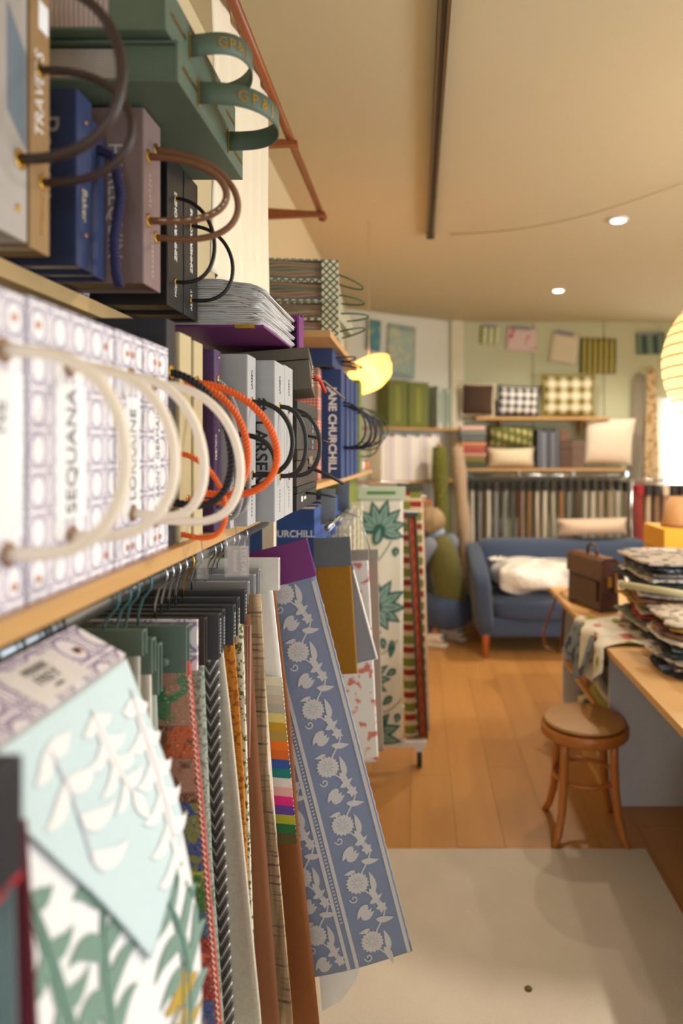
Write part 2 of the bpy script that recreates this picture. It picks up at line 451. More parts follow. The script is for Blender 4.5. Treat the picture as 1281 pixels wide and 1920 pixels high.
frey('cane-print sample book next to the black spine, rightmost of the four', .945, 1.042, .304, (.985, 1.008, -.085, .07), 'SAINT GERMAIN', .985, .092, -.105, .128, .028, .018)
NAVYB = plain(32, 34, 46, .6)
t = book('black-navy sample box with orange lettering and a thick black rope handle', -.385, 1.046, 1.086, zS, .352, .25, NAVYB, plain(28, 28, 36, .6))
og = plain(214, 150, 62, .5, .3, 0, 60, 0)
text('THOMPSON', (-.3845, 1.059, Z(.0)), XR, UR, .019, og, t); text('EASTBAND/YARN', (-.3845, 1.076, Z(-.02)), XR, UR, .0125, og, t)
cord(t, -.385, 1.066, .117, 1.07, -.086, .098, .0062, plain(25, 25, 30, .5), .035, 'rope', .022)
BEIGE = plain(192, 178, 138, .6, 0, .05); ORANGE = plain(238, 104, 30, .5)
t = book('olive-beige sample book with orange twisted rope, beside the black box', -.380, 1.09, 1.148, zS, .338, .25, BEIGE)
cord(t, -.38, 1.115, .105, 1.13, -.09, .105, .0058, ORANGE, .02, 'rope', .019)
t2 = cord(t, -.38, 1.10, -.01, 1.10, -.14, .075, .0045, ORANGE, .03, 'rope', .016, ey=None)
t = book('olive-beige sample book with orange twisted rope, beside the purple book', -.377, 1.15, 1.20, zS, .334, .25, BEIGE)
cord(t, -.377, 1.168, .11, 1.175, -.078, .14, .0062, ORANGE, .03, 'rope', .019)
PURP = plain(72, 42, 88, .6)
t = book('dark purple sample book with grey braided cord and a hanging tag', -.368, 1.235, 1.278, zS, .332, .22, PURP)
for z_ in (.165, .03, -.1): eyelet(-.368, 1.263, Z(z_), t, CHROME, .0035, 'rivet')
text('COLIBRI', (-.3678, 1.245, Z(.0)), XD, UD, .013, WHITE, t)
GREYROPE = plain(150, 150, 152, .6)
cord(t, -.368, 1.262, .125, 1.262, -.10, .06, .0045, GREYROPE, .075, 'rope', .014)
cord(t, -.368, 1.25, .105, 1.25, -.115, .05, .0045, GREYROPE, .06, 'rope', .014, ey=None)
# clear sleeve tag
def sleeve(label, px0, px1, py0, py1, d, card):
    a = W(px0, py0, d); b = W(px1, py1, d)
    t = thing('hanging_tag', label, 'tag', ((a.x+b.x)/2, d, b.z))
    gm = Mat('clear_plastic', rgb(245, 245, 248), .08); gm.b.inputs['Alpha'].default_value = .25
    MB().grid(lambda u, v: (a.x+(b.x-a.x)*u, d+.003*math.sin(u*PI), a.z+(b.z-a.z)*v), 6, 4).build('plastic_sleeve', gm.m, t)
    if card:
        MB().box(a.x+.004, b.x-.003, d+.004, d+.005, b.z+.003, b.z+(a.z-b.z)*.74).build('card', plain(176, 168, 172, .5), t)
        text('LELIEVRE', (b.x-.012, d+.0035, b.z+(a.z-b.z)*.38), FD, UF, .0135, WHITE, t)
        text('Essentiel', (b.x-.026, d+.0035, b.z+(a.z-b.z)*.38), FD, UF, .011, WHITE, t)
    MB().tube([W((px0+px1)/2, py0+2, d), W((px0+px1)/2-4, py0-30, d)], .001, 5).build('string', GREYROPE, t)
sleeve('clear plastic tag with grey card hanging below the braided grey cord', 421, 468, 1004, 1082, 1.2, True)
sleeve('crumpled empty clear plastic tag under the orange rope handles', 369, 391, 1030, 1086, 1.12, False)
LARS = cloth_mat(172, 174, 178, .1, .0022); BLK = plain(26, 25, 26, .45)
dk = plain(52, 52, 56, .6, 0, 0, 60, 0)
def larsen(label, X, y0, y1, h, a, bul, drp, big):
    t = book(label, X, y0, y1, zS, h, .21, LARS, group='grey cloth-bound books')
    ym = (y0+y1)/2
    text('LARSEN', (X+.0006, ym, zS+h*.86), XR, UR, .011, dk, t); 
    if h > .3: marks(7, (X+.0002, ym, zS+h*.12), XD, UD, .010, GOLD, t)
    if big:
        x_ = X-.030
        text('LARSEN', (x_, y0+.0008, Z(-.012)), FD, UF, .038, BLK, t, off=.0006)
        m = MB()
        for i in range(3):
            m.box(x_-.013+i*.009, x_-.0085+i*.009, y0+.0004, y0+.0011, Z(.074), Z(.1))
            m.box(x_-.017, x_+.013, y0+.0003, y0+.0012, Z(.077+i*.008), Z(.0805+i*.008))
        m.build('woven_emblem', BLK, t)
    cord(t, X, ym, a[0], ym+.004, a[1], bul, .0050, BLK, drp, p=.7)
larsen('small low grey cloth-bound sample book with thick black cord handle', -.352, 1.282, 1.312, .262, (.024, -.082), .085, .0, False)
larsen('tall grey cloth-bound sample book, first of the tall grey ones', -.329, 1.32, 1.39, .334, (.09, -.056), .085, .008, False)
larsen('grey cloth-bound sample book with large black lettering on its cover', -.293, 1.40, 1.503, .332, (.086, -.062), .06, .006, True)
larsen('grey cloth-bound sample book farthest from the camera, beside dark boxes', -.294, 1.507, 1.61, .336, (.085, -.066), .075, .006, False)
# purple book lying on the grey books
MAG = plain(112, 34, 112, .55)
t = thing('sample_book', 'purple bound swatch book lying flat across the grey books, pages splayed', 'book', (-.47, 1.6, Z(.243)))
MB().box(-.625, -.312, 1.385, 1.80, Z(.243), Z(.248)).build('cover_board', MAG, t, bevel=.001)
MB().box(-.625, -.30, 1.785, 1.80, Z(.248), Z(.345)).box(-.306, -.30, 1.73, 1.785, Z(.243), Z(.335)).build('spine', MAG, t, bevel=.001)
MB().box(-.37, -.33, 1.381, 1.395, Z(.241), Z(.2485)).build('clasp', GOLD, t)
pm = pages_mat(228, 226, 224, 2, 1500, .45)
rows = 24
for k in range(rows):
    z0 = .251+k*.0039
    def S(u, v, z0=z0, k=k):
        e = max(0, (u-.62)/.38)
        x = -.62+.300*u+.018*e*math.sin(k*.9)*.5
        y = 1.392+.36*v
        return (x, y, Z(z0-.022*e*e*(k/rows)+.0028*math.sin(u*26+k*.4)*e+.0012*math.sin(k*2+v*7)))
    MB().grid(S, 22, 3).build('page', pm, t, solid=.0035)
# dark boxes
def boxx(label, X0, X1, y0, y1, z0, z1, mat, M=None, lid=None, name='storage_box'):
    t = thing(name, label, 'box', ((X0+X1)/2, (y0+y1)/2, z0))
    MB().box(X0, X1, y0, y1, z0, z0+(z1-z0)*.7, M).build('body', mat, t, bevel=.0015)
    MB().box(X0-.001, X1+.002, y0-.002, y1+.002, z0+(z1-z0)*.72, z1, M).build('lid', lid or mat, t, bevel=.0015)
    return t
t = boxx('black box at the bottom of the dark stack with thin cords', -.52, -.288, 1.63, 1.94, Z(-.154), Z(-.096), plain(36, 36, 38, .6)); cord(t, -.286, 1.76, -.118, 1.80, -.122, .075, .003, BLK, .01, ey=None)
MB().box(-.287, -.2855, 1.68, 1.70, Z(-.135), Z(-.122)).box(-.287, -.2855, 1.72, 1.75, Z(-.132), Z(-.125)).build('label', WHITE, t)
t = boxx('brown-black box in the middle of the dark stack with cords', -.52, -.288, 1.63, 1.94, Z(-.095), Z(-.008), plain(62, 54, 46, .6)); cord(t, -.286, 1.80, -.055, 1.86, -.06, .09, .0042, BLK, .04, ey=None)
MB().box(-.2865, -.2852, 1.80, 1.86, Z(-.045), Z(-.025)).build('label', plain(120, 110, 90), t)
t = boxx('charcoal box upper in the dark stack lettered in pale blue', -.52, -.288, 1.63, 1.94, Z(-.007), Z(.112), plain(48, 46, 44, .6)); cord(t, -.286, 1.76, .03, 1.82, .03, .06, .003, BLK, .02, ey=None)
marks(6, (-.2858, 1.86, Z(.035)), XD, UD, .02, plain(170, 190, 210), t)
R_ = Matrix.Translation((-.40, 1.78, Z(.115))) @ Matrix.Rotation(-.10, 4, 'Y') @ Matrix.Rotation(.12, 4, 'Z')
t = boxx('khaki lidded box tilted on top of the dark stack with red tag', -.12, .13, -.15, .13, .012, .112, plain(88, 82, 66, .6), R_)
MB().tube([R_ @ Vector((.132, .0, .05)), R_ @ Vector((.16, .03, .045)), R_ @ Vector((.21, .1, .0))], .0035, 8).build('cord_handle', plain(110, 102, 84), t)
MB().tube([R_ @ Vector((.133, -.02, .055)), R_ @ Vector((.15, .0, .045)), R_ @ Vector((.16, .02, .015))], .005, 8).build('tag', plain(190, 50, 30), t)
marks(5, R_ @ Vector((.133, -.07, .05)), XD, UD, .016, WHITE, t)
# upper shelf, standing books
zU = Z(.25)
GREYB = plain(172, 166, 160, .6); BRN = plain(134, 104, 66, .6)
LEATHER = plain(52, 34, 30, .4, 0, .2)
t = book('grey upright sample book at the photo edge, blue patch on spine, brown cord', -.460, .70, .806, zU-.01, .37, .18, GREYB)
MB().prism([(.765, Z(.38)), (.801, Z(.35)), (.801, Z(.46)), (.765, Z(.50))], -.46, -.4592, 'X').build('patch', plain(112, 128, 142), t)
for z_ in (.275, .52): eyelet(-.46, .785, Z(z_), t, GOLD, .0045, 'rivet')
cord(t, -.46, .775, .53, .79, .333, .125, .0062, LEATHER, .0)
t = book('brown sample book with white lettering along the spine and dark cord', -.461, .81, .857, zU-.012, .36, .18, BRN, plain(150, 118, 76, .6))
text('TRAVERS', (-.4605, .832, Z(.43)), XR, UR, .026, WHITE, t); marks(8, (-.4608, .838, Z(.285)), XR, UR, .009, GOLD, t)
MB().box(-.461, -.4603, .83, .851, Z(.51), Z(.545)).build('spine_label', LABELW, t)
cord(t, -.461, .833, .46, .84, .325, .115, .0050, LEATHER, .0)
NAVY = plain(34, 50, 92, .6)
t = book('navy sample book with pale lettering on its cover and copper rivets', -.470, .94, .987, zU, .245, .16, NAVY)
text('Baker', (-.513, .9405, Z(.40)), FD, UF, .05, plain(150, 150, 150), t); text('Baker', (-.4695, .962, Z(.34)), XD, UD, .02, plain(190, 180, 150), t)
for z_ in (.46, .30): eyelet(-.47, .968, Z(z_), t, COPPER, .0042, 'rivet')
NROPE = plain(30, 30, 74, .8)
t2 = book('slim navy sample book with blue cord tassel squeezed beside the mauve book', -.472, .989, 1.032, zU, .225, .16, NAVY)
MB().rope([(-.472, 1.01, Z(.44)), (-.45, 1.01, Z(.43)), (-.435, 1.0, Z(.37)), (-.44, .99, Z(.30)), (-.435, .985, Z(.25)), (-.428, .98, Z(.232))], .007, .018).build('cord_handle', NROPE, t2)
MAUVE = plain(128, 106, 104, .65)
t = book('mauve sample book with stitched brown leather handles on the upper shelf', -.418, 1.04, 1.112, zU, .268, .19, MAUVE, None, PGD)
text('HARLEQUIN', (-.462, 1.0408, Z(.375)), FD, UF, .032, plain(200, 196, 196, .4, .3, 0, 60, 0), t)
for y_, s_ in ((1.065, 7), (1.075, 9)): marks(s_, (-.4178, y_, Z(.40 if y_ < 1.07 else .30)), XR, UR, .011, plain(190, 170, 160), t)
LTH = plain(124, 84, 56, .6, 0, .2)
cord(t, -.418, 1.062, .452, 1.062, .352, .125, .0056, LTH, .01); cord(t, -.418, 1.092, .475, 1.092, .335, .135, .0052, LTH, .02)
for k, (ya, za, zb, bl) in enumerate(((1.062, .452, .352, .125),)):
    pts = arc((-.42, ya-.006, Z(za)), (-.42, ya-.006, Z(zb)), (1, 0, 0), bl, .01, 40, .75); m = MB()
    for i in range(22, 40, 2): m.tube([pts[i], pts[i+1]], .0009, 4)
    m.build('stitching', plain(220, 205, 180), t)
for lab, y0, y1, h, s_ in (('black sample book beside the mauve one, upper shelf', 1.20, 1.282, .288, 'MOJI'), ('black sample book at the far end of the upper shelf with white lettering', 1.286, 1.368, .272, 'ASSERT')):
    t = book(lab, -.44, y0, y1, zU, h, .17, BLK, None, PGD)
    ym = (y0+y1)/2
    text('ZIMMER+ROHDE', (-.4395, ym, Z(.40)), XR, UR, .0165, WHITE, t, off=.0004); text(s_, (-.4395, ym, Z(.285)), XR, UR, .012, WHITE, t)
    cord(t, -.44, ym, .452 if s_ == 'MOJI' else .43, ym, .30 if s_ == 'MOJI' else .285, .075 if s_ == 'MOJI' else .085, .0036, BLK, .012)
t = MB().lathe([(.02, 0), (.022, .01), (.022, .1), (.018, .11)], 14, (-.58, 1.157, zU)).build('fabric_roll', cane((60, 66, 90), (190, 195, 205), .006)); tag(t, 'small rolled navy spotted fabric behind the mauve book', 'fabric')
# green boxes lying on the upright books
GRN = plain(86, 104, 88, .6, 0, .05)
def gpj(label, x1, y0, y1, z0, z1, dy, pm_, strap):
    t = thing('sample_box', label, 'box', (x1-.15, (y0+y1)/2, z0))
    e = .0045
    MB().box(-.63, x1, y0, y1, z0, z0+e).build('cover_board', GRN, t, bevel=.001)
    MB().box(-.63, x1, y0, y1, z1-e, z1).build('cover_board', GRN, t, bevel=.001)
    MB().box(x1-e, x1-.0005, y0, y1, z0+e, z1-e).build('spine', GRN, t)
    MB().box(x1-.082, x1-e, y0+.006, y1-.006, z0+e, z1-e).build('binding_block', GRN, t, bevel=.001)
    MB().box(-.62, x1-.084, y0+.01, y1-.01, z0+e, z1-e-.003).build('pages', pm_, t)
    zm = (z0+z1)/2
    ya, yb, bul, th = strap
    for y_ in (ya, yb):
        MB().box(x1, x1+.002, y_-.003, y_+.003, zm-.021, zm+.021).build('brass_slot', GOLD, t, bevel=.0008)
    def S(u, v):
        tt = PI*u
        c = Vector((x1+.001, ya, zm)).lerp(Vector((x1+.001, yb, zm)), (1-math.cos(tt))/2)+Vector((bul*math.sin(tt)**.7, 0, th*math.sin(tt)))
        return c+Vector((0, 0, (.5-v)*.034))
    s = MB().grid(S, 36, 2).build('strap', GRN, t, solid=.0022)
    # lettering wrapped on the outer face of the strap
    for k, ch in enumerate('GP&J'):
        u = .17+k*.075
        p = Vector(S(u, .5)); q = Vector(S(u+.02, .5)); Rr = (q-p).normalized(); n_ = Rr.cross(Vector((0, 0, 1)))
        text(ch, p+n_*.0016, Rr, (0, 0, 1), .024, GOLD, s)
    marks(9, (x1+.0002, y0+.05, zm), (0, 1, 0), (0, 0, 1), .010, GOLD, t); marks(8, (x1+.0002, y1-.035, zm), (0, 1, 0), (0, 0, 1), .010, GOLD, t)
pg1 = pages_mat(196, 186, 178, 2, 1500, .5); pg2 = pages_mat(196, 176, 176, 0, 900, .6)
gpj('lower of two sage-green sample boxes lying flat, strap with gold letters', -.342, .975, 1.337, Z(.5225), Z(.582), 0, pg1, (1.065, 1.233, .105, 0))
gpj('upper of two sage-green sample boxes lying flat, curled strap', -.352, .955, 1.32, Z(.584), Z(.655), 0, pg2, (1.055, 1.20, .075, .02))
# curtain and its wooden rod
cc = Mat('curtain_linen', rgb(238, 228, 204), .9); cc.bump(cc.noise(300, 2), .12, .0006)
t = thing('curtain', 'cream linen curtain hanging from the wooden rod behind the books', 'curtain', (-.42, 1.63, Z(.355)))
def S(u, v):
    y = 1.40+.47*u
    x = -.425+.012*u
    z = Z(.988-.63*v)
    return (x+.009*math.sin(u*34+.6*math.sin(v*3))*(.35+.65*min(1, v*4)), y+.006*math.sin(v*5+u*9), z)
MB().grid(S, 70, 40).build('drape', cc.m, t, solid=.002)
TEAK = wood_mat('teak_rod', (168, 96, 48), (120, 62, 28), 'Y', .4, 8)
t = thing('curtain_rod', 'reddish wooden curtain rod on brackets high on the left wall', 'curtain rod', (-.42, 2.0, Z(.9)))
MB().tube([(-.40, 1.2, Z(.968)), (-.40, 2.86, Z(.968))], .013, 14).build('pole', TEAK, t)
MB().lathe([(.013, 0), (.019, .004), (.02, .02), (.012, .03)], 14, M=Matrix.Translation((-.40, 2.86, Z(.968))) @ Matrix.Rotation(-PI/2, 4, 'X')).build('finial', TEAK, t)
for y_ in (1.40, 2.14, 2.79):
    MB().prism([(-.64, Z(.93)), (-.64, Z(.975)), (-.375, Z(.958)), (-.375, Z(.943))], y_-.012, y_+.012, 'Y').build('bracket', TEAK, t, bevel=.002)
# woven-patterned stack on the far upper shelf
wv = Mat('basket_print', rgb(200, 200, 170), .7); u, v = wv.uv()
a = ((u+v)*42).fr(); b = ((u-v)*42).fr(); g_ = (a.lt(.72)*b.lt(.72))
wv.set(wv.mix(rgb(82, 92, 66), rgb(216, 214, 190), g_)); wv = wv.m
GCORD = plain(38, 84, 56, .5)
cols = [(150, 120, 90), (178, 150, 140), (130, 140, 120), (140, 130, 100)]
zz = .361
for k in range(4):
    hh = (.062, .058, .066, .07)[k]
    rz = Matrix.Translation((-.262, 2.26, 0)) @ Matrix.Rotation((.05, -.04, .06, .1)[k], 4, 'Z')
    t = thing('sample_book', 'basket-print sample book with green cord, %s in the high flat stack' % ('bottom', 'second from bottom', 'second from top', 'topmost')[k], 'book', (-.4, 2.4, Z(zz)), 'basket-print books')
    MB().box(-.31, 0, 0, .34, Z(zz), Z(zz+.004), rz).build('cover_board', wv, t); MB().box(-.31, 0, 0, .34, Z(zz+hh-.004), Z(zz+hh), rz).build('cover_board', wv, t)
    MB().box(-.055, 0, 0, .34, Z(zz+.004), Z(zz+hh-.004), rz).build('spine', wv, t)
    n_ = 6
    for j in range(n_):
        zz0 = zz+.005+j*(hh-.01)/n_
        c = random.choice([(168, 136, 112), (124, 134, 140), (186, 168, 144), (128, 130, 108), (156, 140, 116), (190, 158, 148)])
        MB().grid(lambda u, v: rz @ Vector((-.30+.245*u, .012+.32*v, Z(zz0+.004+.003*math.sin(u*7+j)))), 8, 2).build('page', cloth_mat(*c), t, solid=(hh-.012)/n_)
    pts = arc(rz @ Vector((0, .06, Z(zz+hh/2))), rz @ Vector((0, .20, Z(zz+hh/2))), (1, 0, .25-.2*k), .085, 0, 20)
    MB().tube(pts, .003, 8).build('cord_handle', GCORD, t)
    zz += hh+.001
# far shelf books
zF = Z(-.112)
DBL = plain(38, 62, 112, .6)
pt = Mat('patchwork_print', rgb(190, 60, 60), .8); u, v = pt.uv()
ck = (u*90).fr().lt(.5)*.5+(v*90).fr().lt(.5)*.5
blk = ((v*13).fr()).lt(.45); c1 = pt.mix(rgb(226, 180, 160), rgb(176, 44, 50), ck); c2 = pt.mix(rgb(200, 160, 130), rgb(110, 70, 80), pt.noise(30))
pt.set(pt.mix(c1, c2, blk)); pt = pt.m
t = book('red checked patchwork sample book in front of the blue books', -.334, 2.30, 2.37, zF, .38, .2, pt)
jl = ['dark blue sample book with bold white lettering on its cover', 'second dark blue sample book behind the lettered blue one', 'third dark blue sample book behind the lettered blue one', 'last dark blue sample book before the olive one']
ys = [2.40, 2.52, 2.64, 2.77, 2.9]
for k in range(4):
    X = (-.268, -.262, -.258, -.252)[k]
    t = book(jl[k], X, ys[k], ys[k+1]-.004, zF, .386-.004*k, .22, DBL, None, PG, group='dark blue books')
    if k == 0: text('JANE CHURCHILL', (X-.032, ys[0]+.0008, Z(.06)), FD, UF, .038, WHITE, t, off=.0012)
    else: marks(10, (X+.0002, ys[k]+.06, Z(.05)), XD, UD, .014, plain(180, 180, 190), t)
    cord(t, X, ys[k]+.05, .16-.006*k, ys[k]+.07, .0, .085+.008*k, .0036, plain(26, 28, 52, .6), .012, ey=None)
    if k < 2: cord(t, X, ys[k]+.06, .15, ys[k]+.08, -.004, .105, .0036, plain(26, 28, 52, .6), .02, ey=None)
OLV = plain(112, 122, 48, .6)
t = book('olive green sample book at the end of the blue row', -.248, 2.91, 3.06, zF, .40, .22, OLV)
for k in range(3): cord(t, -.248, 2.95+.03*k, .17, 2.96+.03*k, -.04+.03*k, .09+.015*k, .003, plain(62, 78, 44, .6), .02, ey=None)
t = book('navy sample book lying across the tops of the blue books', -.29, 2.33, 2.66, zF+.389, .06, .28, DBL, None, pages_mat(190, 180, 170, 2, 1200, .5))
for k in range(2): cord(t, -.29, 2.42+.05*k, .315, 2.52+.05*k, .31, .07+.02*k, .003, plain(22, 24, 40, .6), -.01+.03*k, ey=None, out=(1, 0, 0))
for k, (x_, y_, c) in enumerate((( -.27, 3.17, (210, 200, 190)), (-.255, 3.27, (196, 120, 70)))):
    t = thing('trim_reel', ('pale' if k == 0 else 'orange')+' reel of trimming at the end of the far shelf', 'reel', (x_, y_, zF))
    for z_ in (.0, .05): MB().lathe([(.004, 0), (.032, 0), (.032, .004), (.004, .004)], 18, (x_, y_, zF+z_)).build('flange', plain(150, 150, 160), t)
    m = MB()
    m.lathe([(.02, .004), (.026, .015), (.026, .04), (.02, .05)], 18, (x_, y_, zF)); m.build('ribbon', plain(*c), t)
# lower shelf books
zL = Z(-.64)
BLU = plain(36, 74, 140, .6)
for k in range(5):
    y0 = 2.15+k*.15
    t = book('bright blue sample book on the low shelf, %s from the near end' % ('first', 'second', 'third', 'fourth', 'fifth')[k], -.325, y0, y0+.146, zL, .445-.004*(k % 2), .24, BLU, group='blue books on the low shelf')
    if k == 0: text('CHURCHILL', (-.405, y0+.0008, Z(-.275)), (1, 0, 0), (0, 0, 1), .03, plain(210, 215, 225), t, off=.0008)
for k in range(3):
    y0 = 2.91+k*.14
    book('olive sample book on the low shelf, %s beyond the blue ones' % ('first', 'second', 'third')[k], -.29, y0, y0+.136, zL, .5, .24, OLV, group='olive books on the low shelf')
crp = cane((228, 222, 200), (170, 160, 120), .03)
for k in range(6):
    y0 = 2.32+k*.13
    book('cream patterned sample book in front of the blue ones, %s from the near end' % ('first', 'second', 'third', 'fourth', 'fifth', 'sixth')[k], -.262+.004*k, y0, y0+.04, zL, .30+.02*k, .055, crp, None, PG, group='cream books on the low shelf')
# ------------------------------------------------------------ hanging rail with fabric samples
def petal(x, y, ang, L, Wd, bend=0.0, n=9, tip=1.0):
    """teardrop outline from (x,y) along ang; bend curls the axis"""
    ax = []
    for i in range(n+1):
        t = i/n; a = ang+bend*t
        if i == 0: ax.append((x, y, a))
        else:
            px_, py_, _ = ax[-1]; ax.append((px_+math.cos(a)*L/n, py_+math.sin(a)*L/n, a))
    lft, rgt = [], []
    for i, (px_, py_, a) in enumerate(ax):
        t = i/n; w_ = Wd*.5*math.sin(PI*min(1, t**.75))**tip+.0002
        lft.append((px_-math.sin(a)*w_, py_+math.cos(a)*w_)); rgt.append((px_+math.sin(a)*w_, py_-math.cos(a)*w_))
    return lft+rgt[::-1]
def stroke(pts, w_):
    l, r = [], []
    for i, p in enumerate(pts):
        a = pts[max(0, i-1)]; b = pts[min(len(pts)-1, i+1)]
        dx, dy = b[0]-a[0], b[1]-a[1]; q = math.hypot(dx, dy) or 1
        l.append((p[0]-dy/q*w_/2, p[1]+dx/q*w_/2)); r.append((p[0]+dy/q*w_/2, p[1]-dx/q*w_/2))
    return l, r
class Print:
    """flat printed motif laid on a cloth surface P(u,v) in metres, offset along nrm"""
    def __init__(s, P, nrm, lift=.0022): s.P = P; s.n = Vector(nrm); s.lift = lift; s.m = {}; s.clip = None
    def poly(s, key, pts, lv=0):
        if s.clip and not s.clip(sum(p[0] for p in pts)/len(pts), sum(p[1] for p in pts)/len(pts)): return
        n = len(pts); c = (sum(p[0] for p in pts)/n, sum(p[1] for p in pts)/n)
        mb = s.m.setdefault(key, MB()); o = s.n*(s.lift+.0006*lv)
        # centre-line strip triangulation for petal outlines, fan otherwise
        vs_ = [Vector(s.P(*p))+o for p in pts]
        h = n//2
        fs = [(i, i+1, n-2-i, n-1-i) for i in range(h-1)]
        mb.add(vs_, fs, True)
    def fan(s, key, pts, lv=0):
        n = len(pts); c = (sum(p[0] for p in pts)/n, sum(p[1] for p in pts)/n)
        if s.clip and not s.clip(*c): return
        mb = s.m.setdefault(key, MB()); o = s.n*(s.lift+.0006*lv)
        mb.add([Vector(s.P(*p))+o for p in [c]+pts], [(0, i+1, (i+1) % n+1) for i in range(n)], True)
    def line(s, key, pts, w_, lv=0):
        l, r = stroke(pts, w_); mb = s.m.setdefault(key, MB()); o = s.n*(s.lift+.0006*lv)
        pts2 = [q for q in zip(l, r)]
        if s.clip: pts2 = [q for q in pts2 if s.clip(*q[0])]
        if len(pts2) < 2: return
        vs_ = [Vector(s.P(*p))+o for q in pts2 for p in q]
        mb.add(vs_, [(2*i, 2*i+1, 2*i+3, 2*i+2) for i in range(len(pts2)-1)], True)
    def build(s, mats, parent, name='print'):
        for k, mb in s.m.items(): mb.build(name, mats[k], parent)
GALV = plain(120, 126, 130, .3, .9, .2, 30, .1)
t = thing('hanging_rail', 'galvanised pipe rail under the near shelf, full of hangers', 'rail', (-.45, 1.0, Z(-.236)))
MB().tube([(-.45, .1, Z(-.22)), (-.45, 2.0, Z(-.22))], .0155, 16).build('pipe', GALV, t)
for y_ in (.3, 1.97): MB().box(-.456, -.444, y_, y_+.02, Z(-.206), Z(-.176)).build('bracket', GALV, t)
def hook(t, y, zt, mat, r=.0022, x=-.45):
    c = Vector((-.45, y, Z(-.22))); R = .0215
    pts = [Vector((x, y, zt)), Vector((x, y, zt+.4*(c.z-R-zt))), Vector((x+.008, y, c.z-R*1.08))]
    for i in range(11):
        a = math.radians(-50+i*23); pts.append(c+Vector((math.cos(a)*R, 0, math.sin(a)*R)))
    MB().tube(pts, r, 7).build('hook', mat, t)
def channel(m, x0, x1, y, z0, z1, th=.016, w_=.003, M=None):
    m.box(x0, x1, y-th/2, y-th/2+w_, z0, z1, M).box(x0, x1, y+th/2-w_, y+th/2, z0, z1, M).box(x0, x1, y-th/2+w_, y+th/2-w_, z1-w_, z1, M)
    return m
def interp(tab, y):
    for (a, b) in zip(tab, tab[1:]):
        if y <= b[0]: return a[1]+(b[1]-a[1])*(y-a[0])/(b[0]-a[0])
    return tab[-1][1]
def sample(label, d, xr, yt, yb, hm, fm, edge, width=.24, hookm=BLK, ybot=1960, wave=.006, txt=None, th=.016, solid=.006, group='hanging fabric samples', freq=14):
    zt, zb = W(0, yt, d).z, W(0, yb, d).z; x1 = W(xr, 0, d).x
    x0 = max(x1-width, -.63)
    t = thing('fabric_sample', label, 'fabric sample', ((x0+x1)/2, d, W(0, ybot, d).z), group)
    channel(MB(), x0, x1, d, zb, zt, th).build('header', hm, t, bevel=.0007)
    hook(t, d, zt-.001, hookm)
    if txt: marks(len(txt), (x1+.0003, d, (zt+zb)/2), XR, UR, .0095 if len(txt) < 9 else .008, plain(190, 190, 190), t)
    ph = random.random()*6; zl = W(0, ybot, d).z
    def S(u, v):
        z = zb+.02+(zl-zb-.02)*v; py = CY+(H-z)*FPX/d
        xr_ = W(interp(edge, py), 0, d).x; xl = x0+(xr_-W(edge[0][1], 0, d).x)
        return Vector((xl+(xr_-xl)*u, d+wave*math.sin(u*freq+ph+1.2*v)*min(1, v*6)*(.4+u*.6), z))
    L = zb-zl
    MB().grid(S, 22, 24, lambda u, v: (u*(x1-x0), -v*L)).build('fabric', fm, t, solid=solid)
    return t, S
SAGEH = plain(98, 118, 108, .55); CHAR = plain(62, 64, 68, .6); SILV = plain(150, 154, 160, .5); BRH = plain(58, 46, 42, .6)
TEAL = plain(70, 112, 114, .35, .2)
def weave(c1, c2, cell, ratio=.5, nz=.5, bump=.5):
    M = Mat('weave', rgb(*c1), .9); u, v = M.uv()
    a = (u/cell).fr().lt(ratio); b = (v/cell).fr().lt(ratio)
    f = (a-b).abs()*.7+M.noise(120)*nz-.15
    M.set(M.mix(rgb(*c1), rgb(*c2), f.max(0.0).min(1.0))); M.bump(f, bump, .001)
    return M.m
def blobs(c1, c2, scale, thr, stretch=None):
    M = Mat('boucle', rgb(*c1), .95); n = M.noise(scale, 2, 'Object', stretch)
    M.set(M.mix(rgb(*c1), rgb(*c2), ((n-thr)*14).max(0.0).min(1.0))); M.bump(n, .6, .002); return M.m
def tweed(c1, c2, c3):
    M = Mat('tweed', rgb(*c1), .95)
    a = M.noise(60, 3, 'Object', (1, 1, .06)); b = M.noise(60, 3, 'Object', (.1, 1, 2.2))
    M.set(M.mix(M.mix(rgb(*c1), rgb(*c2), ((a-.45)*6).max(0.0).min(1.0)), rgb(*c3), ((b-.52)*7).max(0.0).min(1.0))); M.bump(a+b, .4, .001); return M.m
def braid():
    M = Mat('braid', rgb(60, 60, 62), .9); u, v = M.uv(); wd = .032
    p = ((u/wd).fr()-.5).abs()*wd
    q = ((v+p*1.6)/.022).fr()
    light = q.lt(.16); dark = (q-.55).abs().lt(.07)
    c = M.mix(rgb(112, 112, 112), rgb(60, 60, 62), (M.noise(300)*1.6-.3).max(0.0).min(1.0))
    M.set(M.mix(M.mix(c, rgb(216, 212, 204), light), rgb(24, 24, 26), dark)); M.bump(q, .4, .002); return M.m
for k, d in enumerate((.70, .745, .79, .83)):
    sample('fabric sample on a black hook hidden behind the pale leaf fabric, %s from the camera' % ('first', 'second', 'third', 'fourth')[k], d, 783-.445*1280/d, 838+.285*1280/d, 838+.33*1280/d, CHAR, cloth_mat(120, 110, 100), [(0, 783-.45*1280/d), (9999, 783-.45*1280/d)], .17, BLK, 838+.9*1280/d)
sample('sage-green header sample on teal hook, nearest of the green ones', .98, 272, 1180, 1228, SAGEH, cloth_mat(190, 190, 180), [(1228, 262), (1920, 280)], .2, TEAL)
